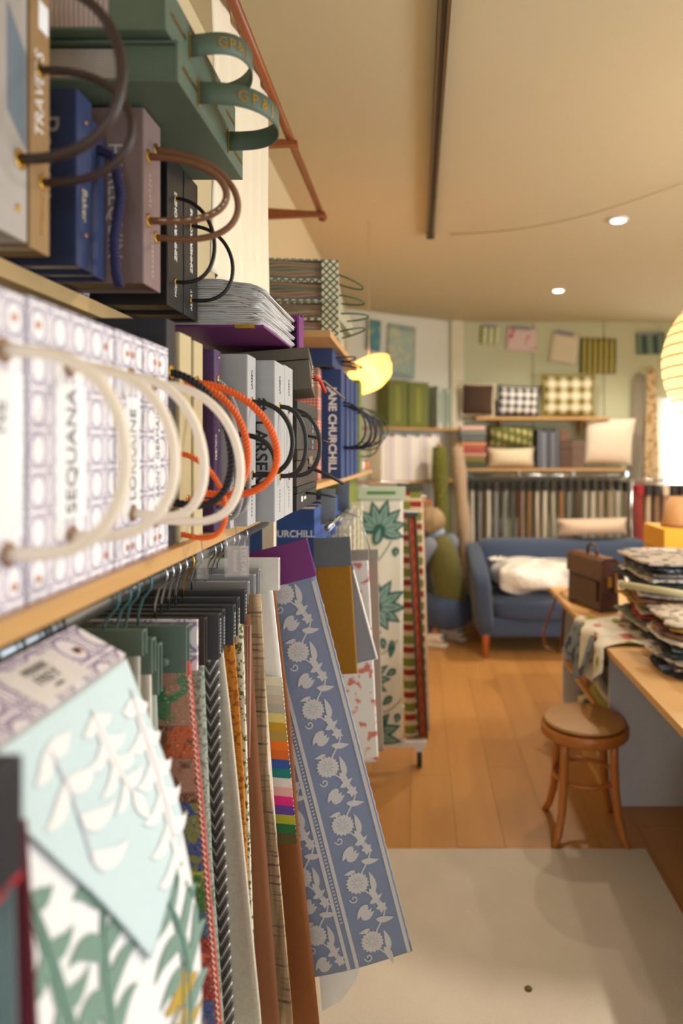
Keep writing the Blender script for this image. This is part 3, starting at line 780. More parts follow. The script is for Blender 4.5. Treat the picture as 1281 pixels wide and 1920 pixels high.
sample('sage-green narrow header sample, second of the green ones', 1.02, 289, 1196, 1262, SAGEH, cloth_mat(214, 208, 196), [(1240, 282), (1920, 300)], .2, TEAL)
sample('sage-green narrow header sample, third of the green ones', 1.05, 301, 1206, 1300, SAGEH, cloth_mat(180, 190, 180), [(1300, 292), (1920, 310)], .2, TEAL)
# multicolour embroidered swatches under a sage header with a snap
t, S = sample('multicoloured embroidered swatches stitched in bands under a sage header with a snap', 1.10, 353, 1172, 1264, SAGEH, cloth_mat(190, 70, 66), [(1264, 358), (1500, 380), (1920, 416)], .2, TEAL, 1960, .0)
eyelet_m = plain(110, 130, 120, .5)
MB().lathe([(.001, .004), (.006, .004), (.0085, 0), (.001, 0)], 18, M=Matrix.Translation(W(308, 1241, 1.0905)) @ Matrix.Rotation(PI/2, 4, 'X')).build('snap', eyelet_m, t)
MB().box(W(357, 0, 1.1).x-.19, W(365, 0, 1.1).x, 1.112, 1.118, W(0, 1262, 1.1).z, W(0, 1166, 1.1).z).build('backing_board', CANE2, t)
def embro(c1, c2, c3, sc):
    M = Mat('embroidery', rgb(*c1), .9); u, v = M.uv()
    n = M.noise(sc, 1.5); lines = ((n*26).fr()-.5).abs().lt(.07)
    f = ((n-.56)*20).max(0.0).min(1.0); rows_ = ((u*.5+v)*420).fr().lt(.55)
    c = M.mix(rgb(*c1), rgb(*c2), f); c = M.mix(c, rgb(*c3), lines*rows_)
    M.set(c); M.bump(rows_, .3, .001); return M.m
bands = [(1262, 1368, (172, 128, 110), (70, 130, 90)), (1362, 1428, (196, 92, 52), (120, 76, 52)), (1422, 1512, (170, 120, 104), (110, 64, 44)), (1506, 1640, (40, 74, 150), (126, 130, 70)), (1634, 1716, (52, 116, 48), (170, 180, 60)),
         (1710, 1764, (52, 98, 130), (206, 126, 40)), (1758, 1882, (150, 38, 40), (210, 96, 70)), (1876, 1962, (40, 70, 140), (90, 110, 140))]
for k, (ya, yb, c1, c2) in enumerate(bands):
    d = 1.092-.0012*k; za, zb = W(0, ya, d).z, W(0, yb, d).z
    pts_l, pts_r = [], []
    nz_ = 22
    for i in range(nz_+1):
        y_ = ya+(yb-ya)*i/nz_
        xr_ = 350+(y_-1264)*.082+(1.5 if i % 2 else -1.5)
        pts_r.append(W(xr_, y_, d)); pts_l.append(W(xr_-120, y_, d))
    vs_ = pts_l+pts_r; n = nz_+1
    MB().add(vs_, [(i, n+i, n+i+1, i+1) for i in range(nz_)]).build('swatch', embro(c1, c2, (226, 210, 196), 34+k*3), t, solid=.0012)
m = MB()
pts = [W(354+(y_-1264)*.085+(2.2 if (y_//6) % 2 else -2.2), y_, 1.083) for y_ in range(1266, 1950, 6)]
m.tube(pts, .0014, 4).build('zigzag_edging', plain(226, 190, 170), t)
sample('sage fabric sample under a dark brown header', 1.17, 386, 1158, 1245, BRH, blobs((168, 176, 160), (120, 130, 116), 160, .5), [(1245, 382), (1600, 396), (1920, 418)], .22, CHROME)
sample('black and white braided-pattern fabric under a charcoal header', 1.20, 413, 1150, 1235, CHAR, braid(), [(1235, 410), (1400, 413), (1920, 440)], .24, CHROME, txt='CURIOSITIES')
sample('cream basket-weave fabric under a charcoal header', 1.235, 420, 1142, 1222, CHAR, weave((222, 214, 196), (150, 144, 132), .0042), [(1222, 418), (1400, 437), (1920, 490)], .24, CHROME, txt='MR CANVAS')
sample('mustard-orange nubbly fabric under a charcoal header', 1.27, 440, 1134, 1208, CHAR, blobs((186, 118, 30), (140, 76, 20), 110, .52), [(1208, 439), (1440, 455), (1920, 475)], .24, CHROME, txt='EMBRACE')
sample('green and white boucle fabric under a charcoal header', 1.31, 448, 1120, 1190, CHAR, blobs((212, 208, 186), (92, 94, 40), 130, .52), [(1190, 456), (1440, 464), (1920, 482)], .24, GOLD, txt='FROND')
t, S = sample('plain brown fabric with pleated pink cords under a charcoal header', 1.36, 461, 1106, 1172, CHAR, plain(122, 74, 42, .85), [(1172, 470), (1440, 486), (1600, 499), (1920, 523)], .24, CHROME, txt='TEXTURES')
m = MB()
for k in range(6): m.tube([W(444+k*5, 1172, 1.352), W(447+k*4.3, 1290, 1.35), W(452+k*3, 1420, 1.352)], .0028, 6)
m.build('pleated_cords', plain(176, 130, 112, .8), t)
sample('tan tweed fabric under a silver header', 1.45, 467, 1090, 1132, SILV, tweed((186, 160, 126), (140, 112, 82), (98, 82, 66)), [(1132, 490), (1440, 503), (1600, 521), (1920, 550)], .26, CHROME)
sample('pale fabric edge under the second silver header', 1.495, 478, 1077, 1134, SILV, cloth_mat(226, 222, 214), [(1134, 483), (1600, 519), (1920, 540)], .26, CHROME)
sample('pale fabric edge under the third silver header', 1.535, 487, 1066, 1134, SILV, cloth_mat(216, 206, 190), [(1134, 488), (1600, 522), (1920, 544)], .26, CHROME)
WHF = cloth_mat(236, 234, 230)
t, S = sample('white fabric with a ladder of rainbow swatches under a white header', 1.60, 524, 1046, 1106, plain(232, 230, 224, .6), WHF, [(1106, 511), (1270, 529), (1560, 555), (1620, 560)], .26, CHROME, 1575, .002)
sw = [(226, 220, 196), (206, 200, 184), (196, 184, 164), (176, 174, 160), (222, 204, 124), (196, 148, 34), (176, 146, 70), (236, 116, 22), (216, 104, 20), (48, 84, 160), (20, 124, 118), (222, 214, 208), (226, 168, 164), (226, 34, 130), (96, 62, 150), (172, 170, 40), (34, 104, 56), (84, 76, 34)]
y_ = 1270
for k, c in enumerate(sw):
    d = 1.588-.0008*k; hgt = 17.3
    def ex(y): return 528+(y-1270)*.092
    bot = [(ex(y_+hgt)-46+46*i/14, y_+hgt+(2.4 if i % 2 else -1.2)) for i in range(15)]
    side = [(ex(y_+hgt-hgt*i/3)+(1.6 if i % 2 else 0), y_+hgt-hgt*i/3) for i in range(1, 4)]
    poly = [(ex(y_)-46, y_-4)]+bot+side
    MB().add([W(p[0], p[1], d) for p in poly], [tuple(range(len(poly)))]).build('swatch', cloth_mat(*c), t, solid=.001)
    y_ += hgt
sample('plain rust-brown fabric behind the rainbow swatches', 1.645, 508, 1060, 1108, plain(210, 206, 198, .6), plain(134, 78, 34, .85), [(1108, 516), (1350, 546), (1560, 562), (1920, 600)], .28, CHROME)
# blue floral strip, swinging outwards
def strip(label, d, top_r, ang, wpx, lpx, hpx, hm, fm, lpx2=None, name='fabric_sample', group='hanging fabric samples', wave=.004, hk=True, bottom_slant=0.0):
    s = d/FPX; Rv = Vector((math.cos(ang), 0, math.sin(ang))); Dv = Vector((math.sin(ang), 0, -math.cos(ang)))
    tr_ = W(top_r[0], top_r[1], d); wd = wpx*s; L = lpx*s; hh = hpx*s
    base = tr_+Dv*L
    t = thing(name, label, 'fabric sample', (base.x-wd/2, d, base.z), group)
    Mx = Matrix(((Rv.x, 0, -Dv.x, tr_.x), (0, 1, 0, d), (Rv.z, 0, -Dv.z, tr_.z), (0, 0, 0, 1)))
    channel(MB(), -wd-.002, .002, 0, -hh, 0, .014, .003, Mx).build('header', hm, t, bevel=.0007)
    def P(a, b):       # a: metres from the right edge to the left, b: metres down from the top
        f_ = min(1, max(0, b/(L or 1)))
        return tr_-Rv*a+Dv*b+Vector((0, wave*math.sin(a*16+b*2.2)*f_*1.5, 0))
    MB().grid(lambda u, v: P(wd*(1-u), hh*.7+(L-hh*.7-bottom_slant*s*(u))*v), 16, 40, lambda u, v: (u*wd, -v*L)).build('fabric', fm, t, solid=.003)
    if hk: hook(t, d, (tr_-Rv*(wd*.62)).z-.004, CHROME, x=(tr_-Rv*(wd*.62)).x)
    return t, P, wd, L, s
BLUEC = cloth_mat(128, 142, 172, .06); OFFW = cloth_mat(204, 204, 206, .04)
t, P, wd, L, s = strip('long blue carnation-print fabric strip under a purple header, swinging out', 1.72, (574, 1010), .252, 200, 800, 72, MAG, BLUEC, bottom_slant=0)
pr = Print(P, (0, -1, 0), .003)
def stripe(a0, a1): pr.poly('w', [(a0, b_) for b_ in [L*.1+(L*.898)*i/40 for i in range(41)]]+[(a1, b_) for b_ in reversed([L*.1+(L*.898)*i/40 for i in range(41)])])
for c0 in (.004, .137):
    stripe(c0, c0+.009)
    if c0 > .1:
        stripe(c0+.022, c0+.031)
        for i in range(95):
            b_ = L*.1+.009*i
            if b_ < L-.012: pr.poly('w', petal(c0+.012, b_, .25, .008, .004, 0, 3), 0)
stripe(.258, .2655)
def carn(a, b, r, key='w'):
    pts = []
    for i in range(36):
        an = 2*PI*i/36; q = r*(1+.09*(1 if i % 2 else -1))*(1 if math.sin(an) < .2 else 1.05)
        pts.append((a+q*math.cos(an), b+q*.92*math.sin(an)))
    pr.fan(key, pts)
    for i in range(9): pr.line('b', [(a+(.0+.2*j)*r*math.cos(i*.7), b+(.2*j)*r*math.sin(i*.7)) for j in range(1, 4)], .0007, 1)
per = .150
for ca, off in ((.078, .0), (.212, .05)):
    b = .12-off; kk = 0
    while b < L+.1:
        pr.clip = lambda a_, b_: (L*.1 < b_ < L-.008)
        sg = 1
        carn(ca+.012, b, .027)
        stem = [(ca-.016+.022*math.sin(i/14*2*PI+.6), b-.02+per*i/14) for i in range(15)]
        pr.line('w', stem, .0038)
        pr.poly('w', petal(ca-.012, b+.022, 2.2, .05, .016, -.7)); pr.poly('w', petal(ca-.022, b+.035, -1.9, .055, .015, .6))
        pr.poly('w', petal(ca+.0, b+.06, .35, .045, .017, .6)); pr.poly('w', petal(ca-.005, b+.058, 3.3, .04, .013, .5))
        for j in (-.45, 0, .45): pr.poly('w', petal(ca+.022, b+.092, -2.5+j, .036, .014, -j*.8))     # tulip
        for j in range(5): pr.poly('w', petal(ca-.032, b+.075, j*1.257, .015, .010, 0, 4))            # star bud
        pr.poly('w', petal(ca-.01, b+.10, 2.7, .046, .015, .5)); pr.poly('w', petal(ca+.01, b+.118, .4, .03, .010, -.5))
        curl = [(ca+.03+.011*math.cos(q*.6)*(1-q/14), b+.036+.011*math.sin(q*.6)*(1-q/14)) for q in range(12)]; pr.line('w', curl, .0035)
        b += per
pr.build({'w': OFFW, 'b': BLUEC}, t, 'floral_print')
a = [tuple(P(.0, L*.15+L*.84*i/60)+Vector((.0015*(i % 2), -.003, 0))) for i in range(61)]
MB().tube(a, .0012, 4).build('stitched_edge', plain(190, 190, 196), t)
hem = [W(594, 1760, 1.735), W(694, 1745, 1.735), W(668, 1838, 1.735), W(640, 1876, 1.735), W(604, 1896, 1.735)]
MB().add(hem, [tuple(range(5))]).build('white_lining', WHF, t, solid=.002)
bar_ = thing('hanging_rail', 'short steel bar fixed under the shelf of blue books', 'rail', (-.262, 2.25, Z(-.245)))
MB().tube([(-.262, 1.97, Z(-.235)), (-.262, 2.62, Z(-.235))], .008, 10).build('bar', GALV, bar_)
for y_ in (2.12, 2.56): MB().box(-.30, -.256, y_, y_+.012, Z(-.24), Z(-.131)).build('bracket', GALV, bar_)
def wire(t, d, z): MB().tube([(-.262, d, z), (-.262, d, Z(-.25)), (-.25, d, Z(-.236)), (-.262, d, Z(-.224)), (-.274, d, Z(-.232))], .0018, 6).build('hook', CHROME, t)
t, P, wd, L, s = strip('short mustard linen swatch under a grey header beyond the blue strip', 2.0, (655, 1006), .06, 66, 258, 54, plain(92, 98, 104, .6), weave((170, 118, 26), (140, 94, 16), .003, .5, .6, .2), hk=False); wire(t, 2.0, Z(-.28))
t, P, wd, L, s = strip('plain grey swatch with white border behind the mustard one', 2.06, (657, 1050), .262, 60, 192, 20, plain(100, 104, 110, .6), plain(140, 142, 150, .85), hk=False); wire(t, 2.06, Z(-.36))
MB().tube([P(0, .03), P(0, L), P(wd, L)], .004, 6).build('white_border', WHF, t)
cor = blobs((228, 222, 216), (206, 120, 110), 28, .54)
t, P, wd, L, s = strip('white fabric with coral print hanging low behind the mustard swatch', 2.25, (690, 1030), .05, 62, 400, 20, plain(150, 140, 130), cor, hk=False); wire(t, 2.25, Z(-.345))
t, P, wd, L, s = strip('taupe fabric hanging beside the coral print', 2.4, (708, 1030), .03, 30, 380, 20, plain(150, 140, 130), cloth_mat(160, 140, 126), hk=False); MB().tube([(W(694, 0, 2.4).x, 2.4, W(0, 1032, 2.4).z), (-.2, 2.4, Z(-.25)), (-.262, 2.4, Z(-.226))], .0018, 6).build('hook', CHROME, t)
# Pierre Frey leaf fabric facing the aisle
t = thing('fabric_sample', 'pale leaf-print fabric under a cane-print header facing the aisle', 'fabric sample', (-.37, .65, Z(-1.0)))
A0, B0 = Vector((-.430, 0, Z(-.226))), Vector((-.366, 0, Z(-.262)))
ax = (B0-A0).normalized(); up = Vector((-ax.z, 0, ax.x)); up = up if up.z > 0 else -up
m = MB(); y0, y1 = .42, .852
def hp(a, y, n_): return A0+ax*a+up*n_+Vector((0, y, 0))
hw = (B0-A0).length
vs_ = [hp(a, y, n_) for n_ in (0, .004) for y in (y0, y1) for a in (0, hw)]
uv_ = [((0 if a == 0 else hw), y) for n_ in (0, .004) for y in (y0, y1) for a in (0, hw)]
m.add(vs_, [(0, 2, 3, 1), (4, 5, 7, 6), (0, 1, 5, 4), (2, 6, 7, 3), (0, 4, 6, 2), (1, 3, 7, 5)], False, [(y, a) for a, y in uv_])
hd = m.build('header', CANE2, t)
m = MB(); m.add([hp(.014, .672, .0046), hp(hw-.006, .672, .0046), hp(hw-.006, .775, .0046), hp(.014, .775, .0046)], [(0, 1, 2, 3)]); m.build('label', plain(226, 222, 222, .6), t)
for s_, a_, sz in (('PIERRE', .027, .0145), ('FREY', .043, .019), ('PARIS', .057, .006)):
    text(s_, hp(a_, .722, .0052), (0, 1, 0), -ax, sz, plain(112, 110, 104), t)
for (a_, y_) in ((.052, .612), (.034, .80)):
    Mx = Matrix.Translation(hp(a_, y_, .0045)) @ up.to_track_quat('Z', 'Y').to_matrix().to_4x4()
    MB().lathe([(.0055, 0), (.0055, .0012), (.003, .0022), (.0005, .0024)], 14, M=Mx).build('rivet', plain(150, 110, 60, .3, 1.0, 0, 60, 0), t)
hook(t, .80, A0.z, BLK)
def PF(a, b):          # a along Y (m, from the far end towards the camera), b down
    k = min(1, max(0, b/.42))
    x = -.366+.098*(1-(1-k)**1.7)+.006*math.sin(a*18+b*5)*min(1, b*8)
    edge = .010*math.sin(b*6+.4)
    return Vector((x, .845+edge*min(1, b*6)-a-.02*k, Z(-.262)-b))
white_cloth = cloth_mat(232, 234, 238, .03); blue_cloth = cloth_mat(198, 220, 226, .04)
MB().grid(lambda u, v: PF(.42*u, .75*v), 30, 40, lambda u, v: (u*.42, -v*.75)).build('fabric', white_cloth, t, solid=.002)
nrmF = Vector((.9, -.25, .15)).normalized()
# upper layer: pale blue piece cut diagonally
def PB(a, b): return PF(a, b)+nrmF*.006
def inblue(a, b): return b < .265-.55*abs(a-.10) if a < .10 else b < .265-.9*(a-.10)
g = MB()
nx, ny = 40, 40
vs_ = []; 
for j in range(ny+1):
    for i in range(nx+1):
        a = .26*i/nx; bm = (.20+.65*a) if a < .12 else max(.02, .278-1.55*(a-.12))
        vs_.append(PB(a, bm*j/ny + (.0012 if (i % 2 and j == ny) else 0)))
g.add(vs_, [(j*(nx+1)+i, j*(nx+1)+i+1, (j+1)*(nx+1)+i+1, (j+1)*(nx+1)+i) for j in range(ny) for i in range(nx)], True)
g.build('pale_blue_layer', blue_cloth, t, solid=.0012)
def frond(pr, key, a, b, ang, L_, n, size, side, bend, vein=None):
    x, y, an = a, b, ang; pts = [(x, y)]; size *= 1.15
    pr.poly(key, petal(a, b, ang, L_*1.0, size*.36, bend, 12))
    for i in range(n*2):
        an += bend/(n*2); x += math.cos(an)*L_/(n*2); y += math.sin(an)*L_/(n*2); pts.append((x, y))
        q = math.sin(PI*(i+1.5)/(n*2+2))
        if i % 2 == 0:
            for sd in ((1, -1) if side == 0 else (side,)):
                pr.poly(key, petal(x-math.cos(an)*.006, y-math.sin(an)*.006, an+sd*.45, size*(.5+.6*q), size*.30, sd*1.5, 9))
    pr.poly(key, petal(x, y, an, size*.9, size*.4, bend*.3))
    pr.line(vein or key, pts, .0028, 1)
pr = Print(PF, nrmF, .0028)
pr.clip = lambda a, b: 0 < a < .41 and .015 < b < .74
for q in (('g', .05, .46, -1.9, .22, 5, .06, 0, .8, 'd'), ('g', .19, .36, -1.2, .2, 5, .06, 0, -.9, 'd'), ('o', .05, .33, 1.3, .17, 4, .055, 0, .7, 'k'), ('o', .14, .44, 1.2, .2, 5, .05, 0, .5, 'k'),
          ('s', .10, .36, 1.9, .24, 6, .055, 0, -.6, None), ('s', .21, .44, 1.5, .18, 4, .05, 0, .6, None), ('g', .10, .62, -1.5, .2, 5, .055, 0, .7, 'd'), ('g', .03, .60, -1.3, .14, 4, .05, 0, .6, 'd'),
          ('g', .27, .10, 1.5, .3, 7, .05, 0, .4, 'd'), ('g', .33, .2, 1.4, .3, 7, .05, 0, -.4, 'd'), ('g', .25, .55, .9, .2, 5, .05, 0, .5, 'd'), ('g', .02, .26, 1.9, .12, 4, .05, 0, .5, 'd')):
    frond(pr, *q[:9], q[9])
pr.build({'g': cloth_mat(112, 144, 132, .06), 'd': plain(24, 92, 80), 'o': cloth_mat(178, 148, 44, .08), 'k': plain(70, 66, 40), 's': cloth_mat(196, 186, 172, .06)}, t, 'leaf_print')
pr = Print(PB, nrmF, .0022); pr.clip = lambda a, b: .002 < a < .24 and .012 < b < ((.185+.6*a) if a < .12 else .25-1.55*(a-.12))
for q in (('w', .02, .03, 1.35, .24, 7, .05, 0, .25, 'v'), ('w', .20, .01, 1.9, .26, 7, .055, 0, -.7, 'v'), ('w', .11, .02, 1.5, .10, 4, .04, 0, .4, None)): frond(pr, *q[:9], q[9])
pr.build({'w': cloth_mat(234, 234, 236, .03), 'v': plain(196, 192, 206)}, t, 'pale_leaf_print')
m = MB(); m.tube([PB(.121+.0022*(i % 2)+i*.0031, .277-.0048*i) for i in range(50)], .0009, 4); m.build('pinked_edge', plain(150, 166, 166), t)
# dark book-like sample at the photo edge
t = thing('fabric_sample', 'black-spined sample with grey-teal and burgundy cloth at the lower photo edge', 'fabric sample', (-.30, .47, Z(-.75)))
MB().box(-.31, -.277, .44, .48, Z(-.298), Z(-.215)).build('header', plain(26, 28, 38, .5), t, bevel=.002)
marks(8, (-.2905, .4396, Z(-.256)), FD, UF, .011, plain(200, 200, 205), t)
MB().box(-.308, -.279, .438, .482, Z(-.303), Z(-.297)).build('red_band', plain(190, 30, 40), t)
MB().grid(lambda u, v: (-.36+(.084+.012*v)*u, .462+.004*math.sin(u*40), Z(-.30-.5*v)), 30, 8).build('fabric', plain(92, 112, 116, .85), t, solid=.004)
MB().grid(lambda u, v: (-.36+(.066+.022*v)*u, .512+.003*math.sin(v*4), Z(-.28-.5*v)), 4, 10).build('burgundy_cloth', plain(96, 22, 40, .85), t, solid=.004)
MB().tube([(-.295, .46, Z(-.216)), (-.40, .49, Z(-.215)), (-.45, .5, Z(-.2)), (-.452, .5, Z(-.198))], .002, 6).build('hook', BLK, t)
def ordn(k):
    s = 'th' if 10 <= k % 100 <= 20 else {1: 'st', 2: 'nd', 3: 'rd'}.get(k % 10, 'th')
    return '%d%s' % (k, s)
# ------------------------------------------------------------ middle of the room
rg = Mat('rug_wool', rgb(206, 192, 168), .95); n1 = rg.noise(350, 2); n2 = rg.noise(5, 4)
rg.set(rg.mix(rgb(180, 170, 158), rgb(214, 206, 196), n1*.5+n2*.5)); rg.bump(n1, .5, .003)
t = MB().box(-.6, .905, -.8, 2.704, .0005, .011).build('rug', rg.m, bevel=.004); tag(t, 'plain cream wool rug lying on the wooden floor', 'rug')
t = MB().lathe([(.001, 0), (.012, .002), (.008, .006), (.001, .008)], 7, (.325, 2.0, .0115)).build('leaf_scrap', plain(96, 84, 50)); tag(t, 'tiny dark scrap lying on the cream rug', 'scrap')
# wheeled sample rack with green flower fabric
d = 3.4
RW = plain(222, 222, 226, .4, .2)
t = thing('sample_rack', 'white wheeled rack holding long fabric lengths', 'rack', (-.25, 3.5, 0))
MB().box(-.62, .045, 3.40, 3.44, .10, .135).box(-.62, .045, 3.84, 3.88, .10, .135).box(-.40, -.36, 3.44, 3.84, .10, .135).build('base', RW, t, bevel=.004)
MB().box(-.40, -.375, 3.6, 3.625, .135, 1.52).build('upright', RW, t); MB().tube([(-.39, 3.30, 1.50), (-.39, 3.95, 1.50)], .012, 10).build('bar', CHROME, t)
for x_, y_ in ((.01, 3.42), (.01, 3.86), (-.58, 3.86), (-.58, 3.42)):
    c = MB().lathe([(.012, -.013), (.04, -.012), (.043, 0), (.04, .012), (.012, .013)], 18, M=Matrix.Translation((x_, y_, .043)) @ Matrix.Rotation(PI/2, 4, 'Y')).build('caster', plain(30, 30, 34, .4), t)
    MB().box(x_-.02, x_+.02, y_-.018, y_+.018, .075, .10).build('caster_fork', RW, c)
def flat(label, d, xl, xr, yt, yb, yh, hm, fm, skew=0, wave=.008, grp='lengths on the wheeled rack', hangx=None):
    a = W(xl, yt, d); b = W(xr, yb, d)
    t = thing('fabric_length', label, 'fabric', ((a.x+b.x)/2, d, b.z), grp)
    sk = skew*d/FPX
    zh = W(0, yh, d).z
    channel(MB(), a.x-.01, b.x+.012, d, zh, a.z, .022).build('header', hm, t, bevel=.001)
    def P(u, v): return Vector((a.x+(b.x-a.x)*u+sk*v, d-.0+wave*math.sin(u*9+v*3)*v, zh+.02+(b.z-zh-.02)*v))
    MB().grid(P, 14, 24, lambda u, v: (u*(b.x-a.x), -v*(zh-b.z))).build('fabric', fm, t, solid=.005)
    if hangx is None: MB().tube([(-.39, d, 1.514), (-.38, d, 1.48), (-.3, d, a.z+.01), (a.x+.05, d, a.z)], .003, 6).build('hook', CHROME, t)
    return t, P, b.x-a.x, zh-b.z
hdm = cane((206, 214, 190), (150, 166, 140), .012)
t, P, wd, L = flat('long cream length printed with dark green flowers', 3.36, 670, 756, 912, 1394, 936, hdm, cloth_mat(222, 214, 200, .05))
MB().box(W(690, 0, 3.36).x, W(742, 0, 3.36).x, 3.345, 3.348, W(0, 926, 3.36).z, W(0, 921, 3.36).z).build('stripe', plain(70, 120, 60), t)
pr = Print(lambda a, b: P(a/wd, b/L), (0, -1, 0), .006); pr.clip = lambda a, b: 0.004 < a < wd-.004 and .01 < b < L-.01
GD, GLt = 'd', 'l'
def gflower(a, b, ang, R):
    for j in range(7):
        an = ang+(j-3)*.52
        ln = R*(1.05-.07*abs(j-3))
        pr.poly('d', petal(a, b, an, ln, R*.40, 0, 9)); pr.poly('l', petal(a+math.cos(an)*R*.16, b+math.sin(an)*R*.16, an, ln*.72, R*.23, 0, 9), 1)
        pr.line('d', [(a+math.cos(an)*ln*q, b+math.sin(an)*ln*q) for q in (.15, .4, .65)], .004, 2)
    pr.poly('d', petal(a-math.cos(ang)*R*.5, b-math.sin(ang)*R*.5, ang, R*.75, R*.34, 0), 1); pr.poly('l', petal(a-math.cos(ang)*R*.42, b-math.sin(ang)*R*.42, ang, R*.5, R*.16, 0), 2)
gflower(.11, .17, -1.3, .15); gflower(.09, .54, -.5, .155); gflower(.04, .90, -.6, .13); gflower(.07, 1.17, -.4, .15)
for (x0, y0, x1, y1, bend) in ((.02, .32, .17, .22, .05), (.02, .36, .10, .30, .03), (.02, .72, .2, .70, .06), (.05, 1.02, .22, .98, .05)):
    pr.line('d', [(x0+(x1-x0)*q/10, y0+(y1-y0)*q/10+bend*math.sin(PI*q/10)) for q in range(11)], .004)
for (x_, y_, an, l_) in ((.02, .26, 1.2, .07), (.19, .25, 1.5, .05), (.10, .64, 1.5, .06), (.17, .70, 1.5, .09), (.12, .69, 1.2, .06), (.19, .84, 2.4, .06), (.17, .97, 2.2, .07), (.2, 1.05, 1.6, .05)):
    pr.poly('d', petal(x_, y_, an, l_, .034, .3)); pr.poly('l', petal(x_+math.cos(an)*.012, y_+math.sin(an)*.012, an, l_*.6, .012, .3), 1)
pr.build({'d': cloth_mat(44, 92, 84, .08), 'l': cloth_mat(128, 156, 146, .08)}, t, 'flower_print')
geo = Mat('stepped_print', rgb(214, 190, 150), .9); u, v = geo.uv()
st = ((v*9+(u*18).op('FLOOR')*.5)).fr()
c = geo.mix(rgb(208, 186, 146), rgb(122, 126, 50), st.lt(.35)); c = geo.mix(c, rgb(150, 40, 30), (st-.72).abs().lt(.13)); geo.set(c)
t, P, wd2, L2 = flat('length with stepped olive, red and beige print beside the green flowers', 3.44, 748, 790, 906, 1386, 920, plain(70, 66, 50), geo.m, 12)
chv = Mat('chevron_print', rgb(170, 70, 40), .9); u, v = chv.uv()
q = (v*16+((u*26).fr()-.5).abs()*2).fr(); chv.set(chv.mix(rgb(176, 84, 40), rgb(120, 30, 26), q))
t, P, _, _ = flat('narrow red chevron band with dark green borders on the rack', 3.40, 765, 779, 960, 1382, 968, plain(50, 62, 50), chv.m, 22, .002)
m = MB()
for uu in (0, 1): m.tube([P(uu, i/10)+Vector((0, -.004, 0)) for i in range(11)], .006, 5)
m.build('border', plain(56, 66, 50), t)
flat('pale pink and cream lining length at the right of the rack', 3.5, 782, 793, 930, 1370, 940, plain(200, 150, 120), cloth_mat(226, 200, 180), 14, .002)
# ------------------------------------------------------------ lamps
def point(name, loc, e, col, r):
    l = bpy.data.lights.new(name, 'POINT'); l.energy = e; l.color = col; l.shadow_soft_size = r
    o = bpy.data.objects.new(name, l); COL.objects.link(o); o.location = loc
def paper(name, col, emis, trans=.35):
    M = Mat(name, col, .9); nt = M.nt
    M.b.inputs['Emission Color'].default_value = (1, .62, .28, 1); M.b.inputs['Emission Strength'].default_value = emis
    tl = nt.nodes.new('ShaderNodeBsdfTranslucent'); tl.inputs[0].default_value = col
    tp = nt.nodes.new('ShaderNodeBsdfTransparent')
    m1 = nt.nodes.new('ShaderNodeMixShader'); m1.inputs[0].default_value = .5
    m2 = nt.nodes.new('ShaderNodeMixShader'); m2.inputs[0].default_value = trans
    nt.links.new(M.b.outputs[0], m1.inputs[1]); nt.links.new(tl.outputs[0], m1.inputs[2])
    nt.links.new(m1.outputs[0], m2.inputs[1]); nt.links.new(tp.outputs[0], m2.inputs[2])
    nt.links.new(m2.outputs[0], nt.nodes['Material Output'].inputs[0]); return M.m
lc = Vector((1.21, 2.5, 1.91)); lr = .30
t = thing('paper_lantern', 'round ribbed paper lantern glowing at the right edge above the desk', 'lamp', lc-Vector((0, 0, lr)))
prof = [(max(.05, lr*math.sin(PI*i/24)), -lr*math.cos(PI*i/24)) for i in range(1, 24)]
m = MB(); n = 40
m.add([(lc.x+r*math.cos(2*PI*k/n), lc.y+r*math.sin(2*PI*k/n), lc.z+z) for r, z in prof for k in range(n)], [(i*n+k, i*n+(k+1) % n, (i+1)*n+(k+1) % n, (i+1)*n+k) for i in range(len(prof)-1) for k in range(n)], True)
m.build('shade', paper('lantern_paper', rgb(250, 226, 180), .42, .4), t)
for i in range(1, 15):
    z = -lr+2*lr*i/15; r = math.sqrt(lr*lr-z*z)
    MB().tube([(lc.x+r*math.cos(2*PI*k/40), lc.y+r*math.sin(2*PI*k/40), lc.z+z) for k in range(40)], .0022, 5, True).build('rib', plain(150, 100, 56), t)
MB().tube([lc+Vector((0, 0, lr*.95)), (lc.x, lc.y, HC)], .004, 6).build('cord', plain(230, 225, 215), t)
point('lantern_bulb', lc, 5, (1, .78, .52), .05)
pc = W(692, 702, 3.78)
t = thing('pendant_lamp', 'small glowing crumpled-paper pendant lamp over the end of the shelves', 'lamp', pc-Vector((0, 0, .1)))
def SP(u, v):
    a = 2*PI*u; b = PI*(.02+.96*v); r = .115*math.sin(b)**.8*(1+.13*math.sin(5*a+3*b)+.06*math.sin(9*a-2*b)); z = -.10*math.cos(b)
    p = Vector((r*math.cos(a)*1.05, r*math.sin(a)*.8, z)); p.z += p.x*.35
    return pc+p
pm_ = paper('pendant_paper', rgb(255, 206, 120), .85, .1)
MB().grid(SP, 40, 20).build('shade', pm_, t)
MB().tube([pc+Vector((0, 0, .08)), (pc.x, pc.y, HC)], .002, 5).build('cord', plain(200, 180, 140), t)
point('pendant_bulb', pc, 5, (1, .64, .32), .04)
